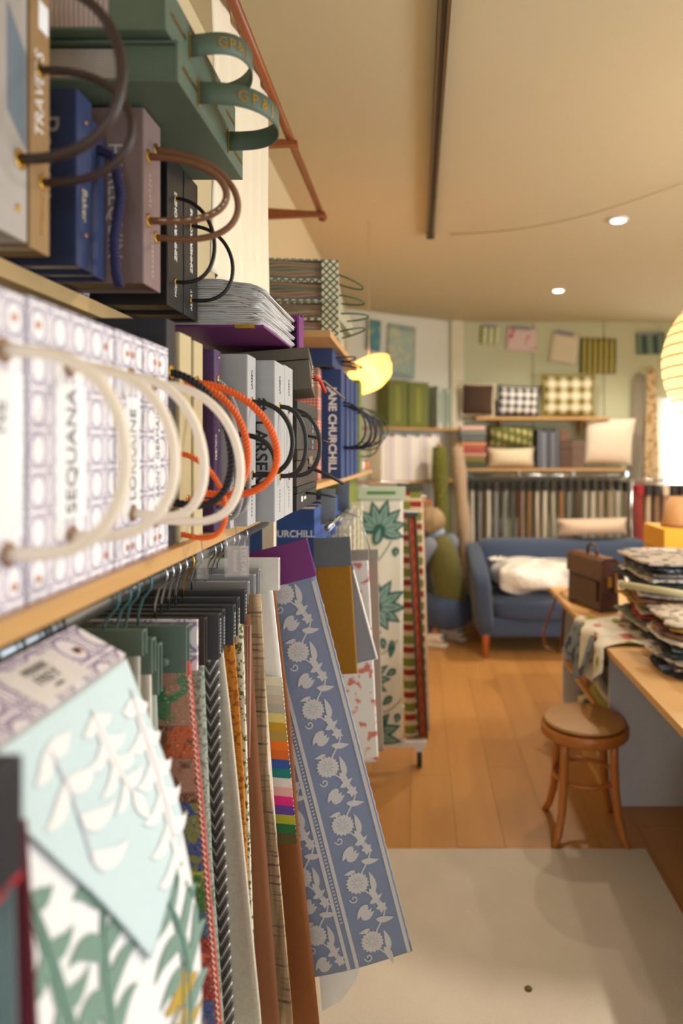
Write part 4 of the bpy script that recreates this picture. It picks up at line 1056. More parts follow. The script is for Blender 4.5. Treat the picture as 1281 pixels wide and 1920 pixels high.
# ------------------------------------------------------------ back of the room
def cushion(label, c, w_, h_, th, mat, yaw=0, tilt=0, roll=0, trim=None, name='cushion', pts=24, parent=None):
    M = Matrix.Translation(c) @ Matrix.Rotation(yaw, 4, 'Z') @ Matrix.Rotation(tilt, 4, 'X') @ Matrix.Rotation(roll, 4, 'Y')
    def S(sgn):
        def f(u, v):
            a, b = 2*u-1, 2*v-1
            e = (max(0, 1-abs(a)**2.6)*max(0, 1-abs(b)**2.6))**.55
            pin = 1-.07*(1-abs(a)**2)*(abs(b)**4)
            pin2 = 1-.07*(1-abs(b)**2)*(abs(a)**4)
            return M @ Vector((a*w_/2*pin2, sgn*th/2*e, b*h_/2*pin))
        return f
    uvf = lambda u, v: (u*w_, v*h_)
    m = MB().grid(S(-1), pts, pts, uvf).grid(S(1), pts, pts, uvf)
    if trim is None:
        return tag(m.build(name, mat), label, 'cushion')
    t = thing(name, label, 'cushion', Vector(c)-Vector((0, 0, h_/2)))
    m.build('cover', mat, t)
    ed = [(i/20, 0) for i in range(20)]+[(1, i/20) for i in range(20)]+[(1-i/20, 1) for i in range(20)]+[(0, 1-i/20) for i in range(20)]
    MB().tube([S(1)(*e)+Vector((0, .004*math.sin(k*1.9), 0)) for k, e in enumerate(ed)], trim[1], 6, True).build('trim', trim[0], t)
    return t
def gingham(c1, c2, cell):
    M = Mat('gingham', rgb(*c1), .9); u, v = M.uv()
    a = (u/cell).fr().lt(.5); b = (v/cell).fr().lt(.5)
    M.set(M.mix(rgb(*c1), rgb(*c2), a*.5+b*.5)); return M.m
BP = wood_mat('shelf_pine_back', (206, 164, 104), (168, 122, 66), 'X')
t = MB().box(.56, 1.83, 6.5, 6.81, 1.86, 1.885).build('shelf_board', BP, bevel=.002); tag(t, 'short pine wall shelf carrying three checked and brown cushions', 'shelf')
t = MB().box(.42, 1.98, 6.48, 6.81, 1.37, 1.395).build('shelf_board', BP, bevel=.002); tag(t, 'pine wall shelf above the hanging samples behind the sofa', 'shelf')
m = MB()
for x_ in (.8, 1.6):
    t = MB().prism([(6.81, 1.86), (6.56, 1.86), (6.81, 1.72)], x_-.01, x_+.01, 'X').build('shelf_bracket', BP); tag(t, 'wooden bracket under the short cushion shelf, %s one' % ('left' if x_ < 1 else 'right'), 'bracket')
cz = 1.885
cushion('dark brown cushion with wavy cream edging on the wall shelf', (.585, 6.62, cz+.172), .32, .31, .11, cloth_mat(74, 54, 40), -.3, .1, .05, (plain(226, 214, 190), .011))
cushion('black and white gingham cushion with frilled edge on the wall shelf', (.975, 6.60, cz+.158), .40, .28, .11, gingham((236, 236, 236), (28, 30, 40), .075), .05, .12, .03, (plain(60, 62, 72), .012))
cushion('large olive and white gingham cushion with frilled edge on the wall shelf', (1.46, 6.62, cz+.212), .50, .40, .13, gingham((236, 230, 206), (124, 112, 40), .115), -.05, .1, 0, (plain(140, 128, 60), .014))
cz = 1.395
z_ = cz
for k, c in enumerate(((74, 84, 70), (120, 116, 60), (190, 140, 120), (176, 84, 78), (200, 136, 100), (104, 110, 112), (120, 126, 120), (214, 180, 168))):
    hh = .05
    t = MB().box(.40+.004*(k % 3), .655-.005*(k % 2), 6.49, 6.76, z_, z_+hh).build('folded_fabric', cloth_mat(*c), bevel=.018); tag(t, 'folded fabric on the wall shelf, %s from the bottom of the pile' % ('first', 'second', 'third', 'fourth', 'fifth', 'sixth', 'seventh', 'eighth')[k], 'folded fabric', 'folded fabrics on the wall shelf'); z_ += hh+.001
lf = Mat('leaf_cushion', rgb(104, 104, 48), .9); u, v = lf.uv(); q = ((u*16).fr()-.5).abs()+((v*10+u*3).fr()-.5).abs(); lf.set(lf.mix(rgb(92, 96, 40), rgb(182, 174, 120), q.lt(.36)))
cushion('cream bolster-like cushion lying on the wall shelf', (.905, 6.62, cz+.103), .47, .20, .24, cloth_mat(222, 206, 176), .0, .0, .0)
cushion('olive leaf-print cushion lying on the cream cushion', (.91, 6.62, cz+.30), .46, .20, .24, lf.m, .03, 0, 0)
for k in range(5):
    t = MB().box(1.15+k*.042, 1.188+k*.042, 6.52, 6.76, cz, cz+.37-.02*(k % 2)).build('binder', plain(*[(90, 94, 108), (120, 126, 140), (70, 72, 84), (110, 112, 124), (84, 86, 96)][k], .6), bevel=.004); tag(t, 'grey patterned binder on the wall shelf, %s from the left' % ('first', 'second', 'third', 'fourth', 'fifth')[k], 'binder', 'grey binders')
for (x0, x1, h_, c, lab) in ((1.365, 1.475, .26, (84, 62, 50), 'plain dark brown box on the wall shelf'), (1.48, 1.60, .27, (106, 84, 72), 'mottled brown box beside the white cushion')):
    t = boxx(lab, x0, x1, 6.54, 6.76, cz, cz+h_, plain(*c, .7, 0, .25, 25))
t = boxx('small brown box standing on the plain dark brown box', 1.37, 1.46, 6.56, 6.74, cz+.263, cz+.37, plain(112, 84, 66, .7))
cushion('large plain off-white cushion leaning on the wall shelf end', (1.85, 6.60, cz+.262), .47, .46, .14, cloth_mat(236, 222, 204), -.1, .15, .05)
def pinned(label, px0, py0, px1, py1, mat, rot=0, d=6.795, hdr=None, yaw=0):
    a = W(px0, py0, d); b = W(px1, py1, d); c = (a+b)/2; M = Matrix.Translation(c) @ Matrix.Rotation(yaw, 4, 'Z') @ Matrix.Rotation(rot, 4, 'Y')
    w_, h_ = (b.x-a.x)/2/math.cos(yaw), (a.z-b.z)/2
    t = thing('pinned_swatch', label, 'swatch', (c.x, d, b.z))
    MB().grid(lambda u, v: M @ Vector((w_*(2*u-1), -.006*math.sin(v*3)*v, h_*(1-2*v))), 6, 6, lambda u, v: (u*w_*2, v*h_*2)).build('cloth', mat, t, solid=.003)
    if hdr: MB().box(-w_*.8, w_*.5, -.007, -.004, h_*.8, h_*1.08, M).build('header', hdr, t)
    else: MB().lathe([(.001, 0), (.006, .002), (.001, .006)], 8, M=M @ Matrix.Translation((0, -.004, h_*.9)) @ Matrix.Rotation(PI/2, 4, 'X')).build('pin', CHROME, t)
def vstripe(c1, c2, cell, r=.5):
    M = Mat('stripe_print', rgb(*c1), .9); u, v = M.uv(); M.set(M.mix(rgb(*c1), rgb(*c2), (u/cell).fr().lt(r))); return M.m
LAV = plain(150, 146, 160, .6)
pinned('green and white striped swatch pinned on the green wall', 901, 611, 937, 645, vstripe((226, 226, 206), (150, 168, 70), .062), .05, hdr=LAV)
fl_ = blobs((226, 206, 206), (206, 60, 60), 9, .55)
pinned('pink swatch with red flowers pinned on the green wall', 950, 614, 1006, 658, fl_, .08, hdr=LAV)
pinned('plain cream swatch with grey header pinned on the green wall', 1033, 624, 1084, 681, cloth_mat(232, 222, 196), .16, hdr=LAV)
pinned('large olive patterned swatch pinned on the green wall', 1088, 634, 1155, 700, vstripe((196, 178, 104), (84, 96, 44), .055), .02)
pinned('dark teal striped swatch pinned near the right end of the wall', 1193, 624, 1247, 664, vstripe((60, 84, 78), (120, 140, 130), .11), -.04, hdr=LAV)
# corner wall shelves (diagonal wall)
o_ = Vector((-.62, 6.20, 0)); dr = Vector((1.06, .67, 0)).normalized(); nr = Vector((dr.y, -dr.x, 0))
MW = Matrix(((dr.x, nr.x, 0, o_.x), (dr.y, nr.y, 0, o_.y), (0, 0, 1, 0), (0, 0, 0, 1)))
def wbox(x0, x1, y0, y1, z0, z1): return MB().box(x0, x1, y0, y1, z0, z1, MW)
for z_, lab in ((1.755, 'corner shelf carrying two olive binders'), (1.27, 'lower corner shelf carrying the row of white books')):
    tag(wbox(.06, 1.13, .012, .27, z_, z_+.022).build('shelf_board', BP, bevel=.002), lab, 'shelf')
z0 = 1.777
for k, (a, b, h_, c, lab) in enumerate(((.27, .47, .43, OLV, 'left of the two olive green binders on the corner shelf'), (.48, .70, .42, OLV, 'right of the two olive green binders on the corner shelf'), (.80, .87, .40, plain(176, 184, 180), 'pale grey-green binder on the corner shelf'), (.885, .95, .38, plain(150, 160, 150), 'narrow sage binder at the end of the corner shelf'))):
    t = thing('binder', lab, 'binder', MW @ Vector(((a+b)/2, .14, z0)))
    wbox(a, b, .03, .25, z0, z0+h_).build('cover', plain(96, 104, 32, .6) if k < 2 else c, t, bevel=.006)
    wbox(a+(b-a)*.35, a+(b-a)*.6, .25, .252, z0+.05, z0+h_-.05).build('spine_label', plain(126, 130, 50) if k < 2 else plain(60, 120, 70), t)
z0 = 1.292
for k in range(14):
    a = .20+k*.045; c = [(232, 228, 226), (220, 214, 206), (214, 206, 214), (236, 232, 222)][k % 4]
    tag(wbox(a, a+.042, .03, .24, z0, z0+.42-.01*(k % 3)).build('book', plain(*c, .6), bevel=.003), '%s white book from the left on the lower corner shelf' % ordn(k+1), 'book', 'white books')
pinned('pale blue leafy wallpaper sheet pinned on the white corner wall', 727, 610, 778, 708, blobs((168, 190, 184), (196, 200, 170), 14, .5), .04, 6.465, yaw=.564)
pinned('blue-green painted sheet pinned near the pendant lamp', 690, 600, 713, 658, blobs((90, 140, 160), (130, 170, 130), 12, .5), .05, 6.285, yaw=.564)
wbx = boxx('brown carton under the lower corner shelf', .0, .13, 6.07, 6.2, 1.0, 1.13, plain(170, 120, 80)); 
tag(MB().box(-.2, .13, 6.05, 6.3, .0, .998).build('cabinet', plain(58, 56, 62, .6), bevel=.006), 'dark low cabinet in the corner beside the crouching person', 'cabinet')
# rolls of fabric
spk = blobs((96, 96, 34), (220, 216, 170), 60, .66)
def roll(label, a, b, r, mat):
    a = Vector(a); b = Vector(b); ax_ = (b-a).normalized(); t = thing('fabric_roll', label, 'fabric roll', a)
    m = MB(); pts = [a.lerp(b, i/14) for i in range(15)]
    m.tube(pts, [r*(1+.12*math.sin(i*1.7)) for i in range(15)], 16); m.build('cloth', mat, t)
    MB().tube([b-ax_*.01, b+ax_*.03], r*.35, 12).build('core', plain(170, 140, 100), t)
roll('upright olive fabric roll with pale sparkles behind the person', (.24, 6.12, .002), (.20, 6.20, 1.60), .07, spk)
roll('leaning beige fabric roll between the person and the hanging samples', (.50, 6.05, .0), (.36, 6.22, 1.60), .06, cloth_mat(170, 146, 120))
# chrome rail with hanging samples behind the sofa
t = thing('hanging_rail', 'chrome rail under the wall shelf behind the sofa', 'rail', (1.2, 6.4, 1.30))
for y_ in (6.36, 6.5): MB().tube([(.42, y_, 1.335), (1.98, y_, 1.335)], .010, 10).build('bar', CHROME, t)
for x_ in (.45, .95, 1.45, 1.95): MB().box(x_-.01, x_+.01, 6.35, 6.51, 1.325, 1.37).build('bracket', CHROME, t)
pal = [(150, 138, 124), (186, 172, 150), (206, 196, 180), (120, 100, 84), (172, 150, 120), (96, 72, 54), (150, 150, 152), (200, 176, 120), (176, 120, 60), (124, 56, 34), (222, 214, 200), (110, 112, 114)]
def hung(label, x, y, zt, zb, wth, dep, c, hc, grp):
    t = thing('fabric_sample', label, 'fabric sample', (x, y, zb), grp)
    MB().box(x-wth*.5, x+wth*.5, y-dep/2, y+dep/2, zt-.09, zt).build('header', plain(*hc, .6), t, bevel=.002)
    ph = random.random()*6
    def S(u, v):
        a = 2*PI*u; k = .8+.35*v
        return Vector((x+math.cos(a)*wth*.55*k+.012*v*math.sin(ph+v*2), y+math.sin(a)*dep*.5+.004*math.sin(9*u*2*PI), zt-.09+(zb-zt+.09)*v))
    MB().grid(S, 14, 8, lambda u, v: (u*.5, v)).build('fabric', cloth_mat(*c), t)
    MB().tube([(x, y, zt-.002), (x, y, 1.31), (x+.012, y, 1.318), (x+.012, y, 1.340), (x, y, 1.35), (x-.01, y, 1.344)], .0022, 5).build('hook', CHROME, t)
rnd = random.Random(3)
for k in range(40):
    x = .47+k*.0375
    c = (124, 56, 34) if k in (12, 13) else (176, 124, 50) if k == 15 else rnd.choice(pal[:9]+pal[10:])
    hung('%s hanging fabric sample from the left on the chrome rail behind the sofa' % ordn(k+1), x, 6.36 if k % 2 else 6.5, 1.29-.012*rnd.random(), .35+.1*rnd.random(), .022+.013*rnd.random(), .10+.04*rnd.random(), c, (34, 34, 38) if k % 7 else (60, 50, 46), 'samples on the chrome rail')
t = thing('hanging_rail', 'freestanding chrome rail at the far right below the drapes', 'rail', (2.4, 6.1, 0))
MB().tube([(1.9, 6.15, 1.30), (2.85, 6.15, 1.30)], .012, 10).build('bar', CHROME, t)
for x_ in (1.93, 2.82):
    MB().tube([(x_, 6.15, .02), (x_, 6.15, 1.30)], .012, 10).build('post', CHROME, t); MB().box(x_-.015, x_+.015, 5.95, 6.35, 0, .03).build('foot', CHROME, t)
pal2 = [(170, 60, 50), (210, 190, 160), (150, 120, 90), (190, 150, 130), (120, 130, 90), (220, 210, 190)]
for k in range(11):
    x = 1.98+k*.075
    c = pal2[k % 6]
    hung('%s sample from the left on the freestanding rail under the drapes' % ordn(k+1), x, 6.15, 1.26, .4, .05, .22, c, (160, 30, 36) if k == 0 else (50, 44, 44) if k % 3 else (216, 200, 176), 'samples on the freestanding rail')
# drapes by the back window
def drape(label, px0, px1, py0, py1, d, mat, am=.02, fq=26):
    a = W(px0, py0, d); b = W(px1, py1, d)
    t = MB().grid(lambda u, v: (a.x+(b.x-a.x)*(u*(.45+.55*v)+.27*(1-v)), d+am*math.sin(u*fq)*(.3+.7*v), a.z+(b.z-a.z)*v), 40, 20, lambda u, v: (u*.4, v)).build('drape', mat, solid=.003); tag(t, label, 'drape')
    h = MB().tube([(( a.x+b.x)/2, d, a.z-.02), ((a.x+b.x)/2, d, a.z+.015), ((a.x+b.x)/2, 6.81, a.z+.015)], .006, 6).build('hook', CHROME); tag(h, 'wall hook holding the %s' % label.split(' gathered')[0], 'hook')
drape('grey curtain gathered on a wall hook beside the window', 1178, 1222, 702, 1000, 6.72, cloth_mat(160, 152, 136))
drape('beige flowered curtain gathered on a wall hook next to the grey one', 1205, 1240, 690, 1000, 6.66, blobs((206, 186, 150), (170, 130, 80), 20, .5), .015, 20)
# ------------------------------------------------------------ sofa
SB = cloth_mat(58, 72, 98, .1)
t = thing('sofa', 'blue two-seat sofa with flared back and tapered wooden legs', 'sofa', (1.24, 5.55, 0))
x0, x1, yf, yb = .44, 2.05, 5.14, 5.98
MB().box(x0+.03, x1-.03, yf+.04, yb-.05, .15, .30).build('base', SB, t, bevel=.03)
def rbox(a0, a1, b0, b1, c0, c1, p=5):
    c = Vector(((a0+a1)/2, (b0+b1)/2, (c0+c1)/2)); hx, hy, hz = (a1-a0)/2, (b1-b0)/2, (c1-c0)/2
    def f(u, v):
        th, ph = 2*PI*u, PI*(v-.5)
        s = lambda q: math.copysign(abs(q)**(2/p), q)
        return c+Vector((hx*s(math.cos(ph))*s(math.cos(th)), hy*s(math.cos(ph))*s(math.sin(th)), hz*s(math.sin(ph))))
    return f
MB().grid(rbox(x0+.11, x1-.11, yf+.0, yb-.25, .27, .455), 40, 20).build('seat_cushion', SB, t)
def backf(u, v):
    p = rbox(x0+.06, x1-.06, yb-.27, yb-.02, .40, .83, 5)(u, v)
    f = (p.x-x0)/(x1-x0)*2-1
    p.z += (.06*abs(f)**4-.02)*(1 if p.z > .6 else 0); p.y += (p.z-.45)*.18
    return p
MB().grid(backf, 48, 24).build('backrest', SB, t)
for sx in (-1, 1):
    xc = x0+.07 if sx < 0 else x1-.07
    def arm(u, v):
        p = rbox(xc-.075, xc+.075, yf-.01, yb-.03, .16, .66, 5)(u, v)
        k = (p.y-yf)/(yb-yf); p.z += max(0, k)*.16*(1 if p.z > .45 else 0); p.x += sx*(p.z-.3)*.08
        return p
    MB().grid(arm, 40, 20).build('armrest', SB, t)
for x_, y_ in ((x0+.08, yf+.06), (x1-.08, yf+.06), (x0+.08, yb-.1), (x1-.08, yb-.1)):
    MB().lathe([(.016, 0), (.018, .02), (.03, .16), (.03, .17)], 14, (x_, y_, 0)).build('leg', wood_mat('sofa_leg', (190, 96, 40), (150, 70, 26), 'Z') if x_ < 1 and y_ < 5.3 else bpy.data.materials['sofa_leg'], t)
cushion('flat beige cushion resting on top of the sofa back', (1.52, 5.93, .905), .62, .15, .30, cloth_mat(206, 180, 158), .03, 0, -.02)
plw = Mat('plastic_wrap', rgb(236, 232, 226), .12); plw.bump(plw.noise(28, 4), .9, .02); plw.b.inputs['Coat Weight'].default_value = .6
def bundle(label, c, sx, sy, sz, sd):
    r_ = random.Random(sd); ph = [r_.random()*6 for _ in range(6)]
    t = thing('wrapped_cushions', label, 'bundle', (c[0], c[1], c[2]-sz))
    def f(u, v):
        a, b = 2*PI*u, PI*(v-.5); s = lambda q: math.copysign(abs(q)**.6, q)
        k = 1+.07*math.sin(3*a+ph[0])*math.cos(b)+.05*math.sin(7*a+ph[1]+2*b)+.04*math.sin(5*b+4*a+ph[2])
        return Vector(c)+Vector((sx*s(math.cos(b))*s(math.cos(a))*k, sy*s(math.cos(b))*s(math.sin(a))*k, sz*s(math.sin(b))*(1+.12*math.sin(6*a+ph[3])+.1*math.sin(11*u*2+ph[4]))))
    MB().grid(f, 60, 30).build('wrap', plw.m, t)
    q = Vector((c[0]-sx*.85, c[1]-.05, c[2]+sz*.7))
    def g(u, v):
        a = 2*PI*u
        return q+Vector((-.01+.085*v*math.cos(a)*(1+.12*math.sin(7*a)), .085*v*math.sin(a), .035+.03*v*v+.010*math.sin(11*a)*v))
    MB().grid(g, 24, 6).build('knot', plw.m, t, solid=.002)
    m = MB()
bundle('plastic-wrapped bundle of white cushions on the sofa seat', (.96, 5.44, .575), .36, .25, .115, 4)
bundle('smaller plastic-wrapped white cushion at the right of the sofa', (1.72, 5.42, .53), .2, .18, .072, 9)
# ------------------------------------------------------------ crouching person
def skin(name, mat, parent, V_, E_, R_, root=0, sub=2):
    me = bpy.data.meshes.new(name); og = ORG[parent.name]
    me.from_pydata([Vector(v)-og for v in V_], E_, []); me.materials.append(mat)
    o = bpy.data.objects.new(name, me); COL.objects.link(o); o.parent = parent; ORG[o.name] = og.copy()
    o.modifiers.new('skin', 'SKIN')
    sl = me.skin_vertices[0].data
    for i, r in enumerate(R_):
        sl[i].radius = r if isinstance(r, tuple) else (r, r); sl[i].use_root = (i == root)
    o.modifiers['skin'].use_smooth_shade = True
    m = o.modifiers.new('sub', 'SUBSURF'); m.levels = sub; m.render_levels = sub
    return o
pe = thing('person', 'person crouching with back turned, olive knitted vest, jeans and white shoes', 'person', (.22, 5.55, 0))
sk = plain(206, 146, 112, .55, 0, .04)
pel, wst, che, nek = (.30, 5.56, .29), (.285, 5.56, .48), (.235, 5.58, .74), (.19, 5.60, .885)
LS, RS = (.115, 5.47, .82), (.325, 5.70, .82); LE, LH = (.02, 5.47, .62), (-.035, 5.60, .84); RE, RH = (.24, 5.85, .62), (.08, 5.88, .74)
LHp, RHp = (.22, 5.47, .28), (.38, 5.63, .28); LK, RK = (.02, 5.66, .36), (.14, 5.90, .50); LA, RA = (.20, 5.50, .09), (.36, 5.68, .09); LT, RT = (.06, 5.56, .03), (.24, 5.78, .03)
V_ = [pel, wst, che, nek, (.155, 5.605, .955), (.13, 5.61, 1.02), LS, LE, LH, RS, RE, RH, LHp, LK, LA, LT, RHp, RK, RA, RT]
E_ = [(0, 1), (1, 2), (2, 3), (3, 4), (4, 5), (2, 6), (6, 7), (7, 8), (2, 9), (9, 10), (10, 11), (0, 12), (12, 13), (13, 14), (14, 15), (0, 16), (16, 17), (17, 18), (18, 19)]
R_ = [.05, .07, .09, .05, .075, .085, .045, .038, .028, .045, .038, .028, .045, .045, .036, .026, .045, .045, .036, .026]
for hb, dr_ in ((8, Vector((-.25, .35, .9))), (11, Vector((-.9, .2, .3)))):
    b = Vector(V_[hb]); dr_ = dr_.normalized(); sd = dr_.cross(Vector((0, 0, 1))).normalized()
    for j in range(4):
        a = b+sd*(j-1.5)*.018+dr_*.05; c_ = a+dr_*.04+Vector((0, 0, -.008)); V_ += [a, c_]; n = len(V_); E_ += [(hb, n-2), (n-2, n-1)]; R_ += [.010, .008]
    a = b-sd*.035+dr_*.015; V_ += [a, a-sd*.012+dr_*.03]; n = len(V_); E_ += [(hb, n-2), (n-2, n-1)]; R_ += [.011, .009]
skin('body', sk, pe, V_, E_, R_)
vest = cloth_mat(92, 90, 40, .15, .006)
skin('vest', vest, pe, [(.315, 5.555, .30), (.30, 5.555, .42), (.265, 5.565, .58), (.235, 5.58, .72), (.215, 5.59, .81), (.19, 5.60, .88)], [(0, 1), (1, 2), (2, 3), (3, 4), (4, 5)], [(.15, .145), (.155, .14), (.165, .14), (.18, .14), (.16, .115), (.075, .065)])
shirt = cloth_mat(120, 128, 146, .08)
skin('shirt_sleeve', shirt, pe, [(.165, 5.52, .815), LS, (.06, 5.465, .71), LE, (-.012, 5.53, .72)], [(0, 1), (1, 2), (2, 3), (3, 4)], [.075, .078, .07, .062, .05])
skin('shirt_sleeve', shirt, pe, [(.27, 5.65, .815), RS, (.29, 5.78, .71), RE, (.17, 5.87, .68)], [(0, 1), (1, 2), (2, 3), (3, 4)], [.075, .078, .07, .062, .05])
MB().lathe([(.064, 0), (.072, .0), (.062, .05), (.054, .05)], 18, M=Matrix.Translation((.193, 5.597, .875)) @ Matrix.Rotation(-.35, 4, 'Y')).build('shirt_collar', plain(150, 172, 204, .8), pe)
jean = cloth_mat(54, 70, 104, .12)
MJ = Matrix.Translation((.295, 5.55, .27)) @ Matrix.Rotation(PI/4, 4, 'Z')
MB().grid(lambda u, v: MJ @ rbox(-.215, .215, -.155, .155, -.15, .15, 2.5)(u, v), 28, 16).build('jeans_seat', jean, pe)
skin('jeans_leg', jean, pe, [LHp, (.11, 5.565, .325), LK, (.10, 5.60, .23), (.185, 5.515, .12)], [(0, 1), (1, 2), (2, 3), (3, 4)], [.12, .10, .078, .068, .058])
skin('jeans_leg', jean, pe, [RHp, (.26, 5.76, .39), RK, (.25, 5.80, .29), (.345, 5.69, .12)], [(0, 1), (1, 2), (2, 3), (3, 4)], [.12, .10, .078, .068, .058])
for A_, T_ in ((LA, LT), (RA, RT)):
    A_, T_ = Vector(A_), Vector(T_); dv = (T_-A_); dv.z = 0; dv.normalize()
    heel = A_-dv*.055; heel.z = .055
    s_ = skin('shoe', plain(228, 218, 208, .6), pe, [heel, A_+Vector((0, 0, -.02)), A_+dv*.09+Vector((0, 0, -.045)), A_+dv*.19+Vector((0, 0, -.05))], [(0, 1), (1, 2), (2, 3)], [.045, .05, .042, .034])
    MB().box(-.075, .20, -.036, .036, .0, .018, Matrix.Translation((A_.x, A_.y, 0)) @ Matrix.Rotation(math.atan2(dv.y, dv.x), 4, 'Z')).build('sole', plain(236, 230, 222), s_, bevel=.008)
    MB().box(-.06, -.03, -.04, .04, .07, .085, Matrix.Translation((A_.x, A_.y, 0)) @ Matrix.Rotation(math.atan2(dv.y, dv.x), 4, 'Z')).build('heel_tab', plain(30, 110, 80), s_)
hc_ = Vector((.135, 5.60, 1.0))
hair = Mat('hair', rgb(150, 122, 88), .7); hn = hair.noise(30, 4, 'Object', (1, 1, .15)); hair.set(hair.mix(rgb(104, 78, 52), rgb(196, 170, 128), hn)); hair.bump(hn, .6, .01)
def hf(u, v):
    a = 2*PI*u; b = PI*(v*.78); r = .112*(1+.04*math.sin(9*a)+.03*math.sin(5*a+4*b))
    face = max(0, math.cos(a-math.atan2(.35, -.93)))
    cut = 1-.25*face*max(0, (v-.45)/.55)
    return hc_+Vector((r*math.sin(b)*math.cos(a)*cut*1.02, r*math.sin(b)*math.sin(a)*cut*1.1, .105*math.cos(b)*(1.0 if v < .6 else 1.15)))
MB().grid(hf, 40, 20).build('hair', hair.m, pe, solid=.012)
fc = Vector((-.93, .35, 0)); sdv = Vector((.35, .93, 0))
for s_ in (-1, 1):
    MB().lathe([(.001, -.012), (.012, -.004), (.012, .004), (.001, .012)], 10, M=Matrix.Translation(hc_+fc*.075+sdv*.03*s_+Vector((0, 0, .0)))).build('eye', plain(240, 238, 234, .3), pe)
MB().tube([hc_+fc*.083+Vector((0, 0, .0)), hc_+fc*.105+Vector((0, 0, -.03)), hc_+fc*.083+Vector((0, 0, -.038))], [.008, .013, .008], 8).build('nose', sk, pe)
MB().tube([hc_+fc*.082+sdv*.02+Vector((0, 0, -.058)), hc_+fc*.09+Vector((0, 0, -.06)), hc_+fc*.082-sdv*.02+Vector((0, 0, -.058))], .005, 6).build('lips', plain(170, 90, 80), pe)
pe.location.x -= .03
# ------------------------------------------------------------ desk and cabinet
DT = wood_mat('desk_top', (222, 178, 118), (190, 142, 84), 'Y', .5, 3)
t = thing('desk', 'long pale wooden work table with white end panel', 'table', (1.2, 2.7, 0))
MB().box(.80, 1.66, 1.15, 4.15, .722, .75).build('top', DT, t, bevel=.002)
PAN = plain(206, 208, 216, .6)
MB().box(.855, 1.60, 3.04, 3.062, 0, .722).build('end_panel', PAN, t); MB().box(.855, 1.60, 4.0, 4.022, 0, .722).build('end_panel', PAN, t)
MB().box(1.28, 1.30, 3.062, 4.0, 0, .722).build('back_panel', PAN, t); MB().box(.86, 1.28, 3.062, 4.0, .33, .35).build('inner_shelf', DT, t); MB().box(.86, 1.28, 3.062, 4.0, .0, .03).build('inner_shelf', DT, t)
MB().box(.93, 1.60, 1.25, 1.27, 0, .722).build('end_panel', PAN, t); MB().box(1.56, 1.58, 1.27, 3.04, 0, .722).build('light_block_panel', PAN, t)  # long panel under the top is added to block low window light
scr = [((150, 150, 70), 'olive'), ((196, 186, 160), 'cream'), ((96, 104, 110), 'grey'), ((170, 120, 70), 'tan'), ((206, 204, 206), 'white'), ((84, 96, 60), 'dark green')]
for k, (c, nm) in enumerate(scr):
    z_ = .354+.05*(k % 3); y_ = 3.12+.42*(k // 3)
    def S(u, v): return (.875+.3*u, y_+.34*v, z_+.024+.005*math.sin(u*9+k)+.004*math.sin(v*8+k*2))
    tag(MB().grid(S, 12, 10).build('folded_fabric', cloth_mat(*c), solid=.03), 'crumpled %s cloth on the cabinet shelf under the table' % nm, 'fabric')
lpm = blobs((214, 204, 176), (70, 90, 80), 16, .52)
for k in range(3):
    tag(MB().box(.88+.02*k, 1.2, 3.1+.29*k, 3.36+.29*k, .031, .26-.03*k).build('folded_fabric', lpm if k != 1 else cloth_mat(190, 170, 130), bevel=.03), ('leaf-printed folded cloth at the cabinet bottom behind the stool', 'beige folded cloth at the cabinet bottom', 'farthest leaf-printed folded cloth at the cabinet bottom')[k], 'fabric')
# stool
ST = wood_mat('beech_stool', (196, 122, 54), (160, 90, 34), 'Z', .35, 5); SEAT = wood_mat('stool_seat', (186, 142, 84), (146, 104, 56), 'X', .5, 5)
sx_, sy_ = .70, 2.86
t = thing('stool', 'round bentwood stool with splayed legs standing beside the table', 'stool', (sx_, sy_, 0))
MB().lathe([(.001, .452), (.150, .452), (.168, .456), (.170, .461), (.168, .466), (.160, .468), (.001, .468)], 48, (sx_, sy_, 0)).build('seat', SEAT, t)
MB().lathe([(.150, .405), (.176, .405), (.181, .412), (.181, .440), (.176, .447), (.150, .447)], 48, (sx_, sy_, 0)).build('seat_ring', ST, t)
for k in range(4):
    a = math.radians(45+90*k-3); rad = [.140, .140, .146, .158, .182, .205]; zz_ = [.43, .34, .22, .12, .04, 0]
    MB().tube([(sx_+r*math.cos(a), sy_+r*math.sin(a), z) for r, z in zip(rad, zz_)], [.018, .018, .0175, .0165, .015, .0145], 12).build('leg', ST, t)
MB().tube([(sx_+.128*math.cos(2*PI*k/40), sy_+.128*math.sin(2*PI*k/40), .235) for k in range(40)], .0095, 8, True).build('stretcher_ring', ST, t)
# satchel
LB = plain(70, 38, 28, .32, 0, .2, 18, .1); LS_ = plain(150, 88, 44, .4, 0, .15)
A_, B_ = Vector((.935, 3.49, .751)), Vector((.835, 3.80, .751)); e1 = (B_-A_).normalized(); e2 = Vector((-e1.y, e1.x, 0)); e2 = e2 if e2.x > 0 else -e2
MS = Matrix(((e1.x, e2.x, 0, A_.x), (e1.y, e2.y, 0, A_.y), (0, 0, 1, A_.z), (0, 0, 0, 1)))
t = thing('satchel', 'dark brown leather satchel with top handle standing on the table end', 'bag', A_.lerp(B_, .5))
Lb = (B_-A_).length
MB().prism([(0, 0), (.115, 0), (.105, .24), (.08, .268), (.03, .268), (.008, .24)], 0, Lb, 'X', MS).build('body', LB, t, bevel=.008)
MB().prism([(-.003, .17), (.002, .262), (.03, .276), (.085, .276), (.112, .25), (.15, .15), (.146, .15), (.106, .246), (.08, .2695), (.03, .2695), (.006, .255), (.002, .17)], -.006, Lb+.006, 'X', MS).build('flap', plain(88, 48, 30, .28, 0, .2, 18, .1), t)
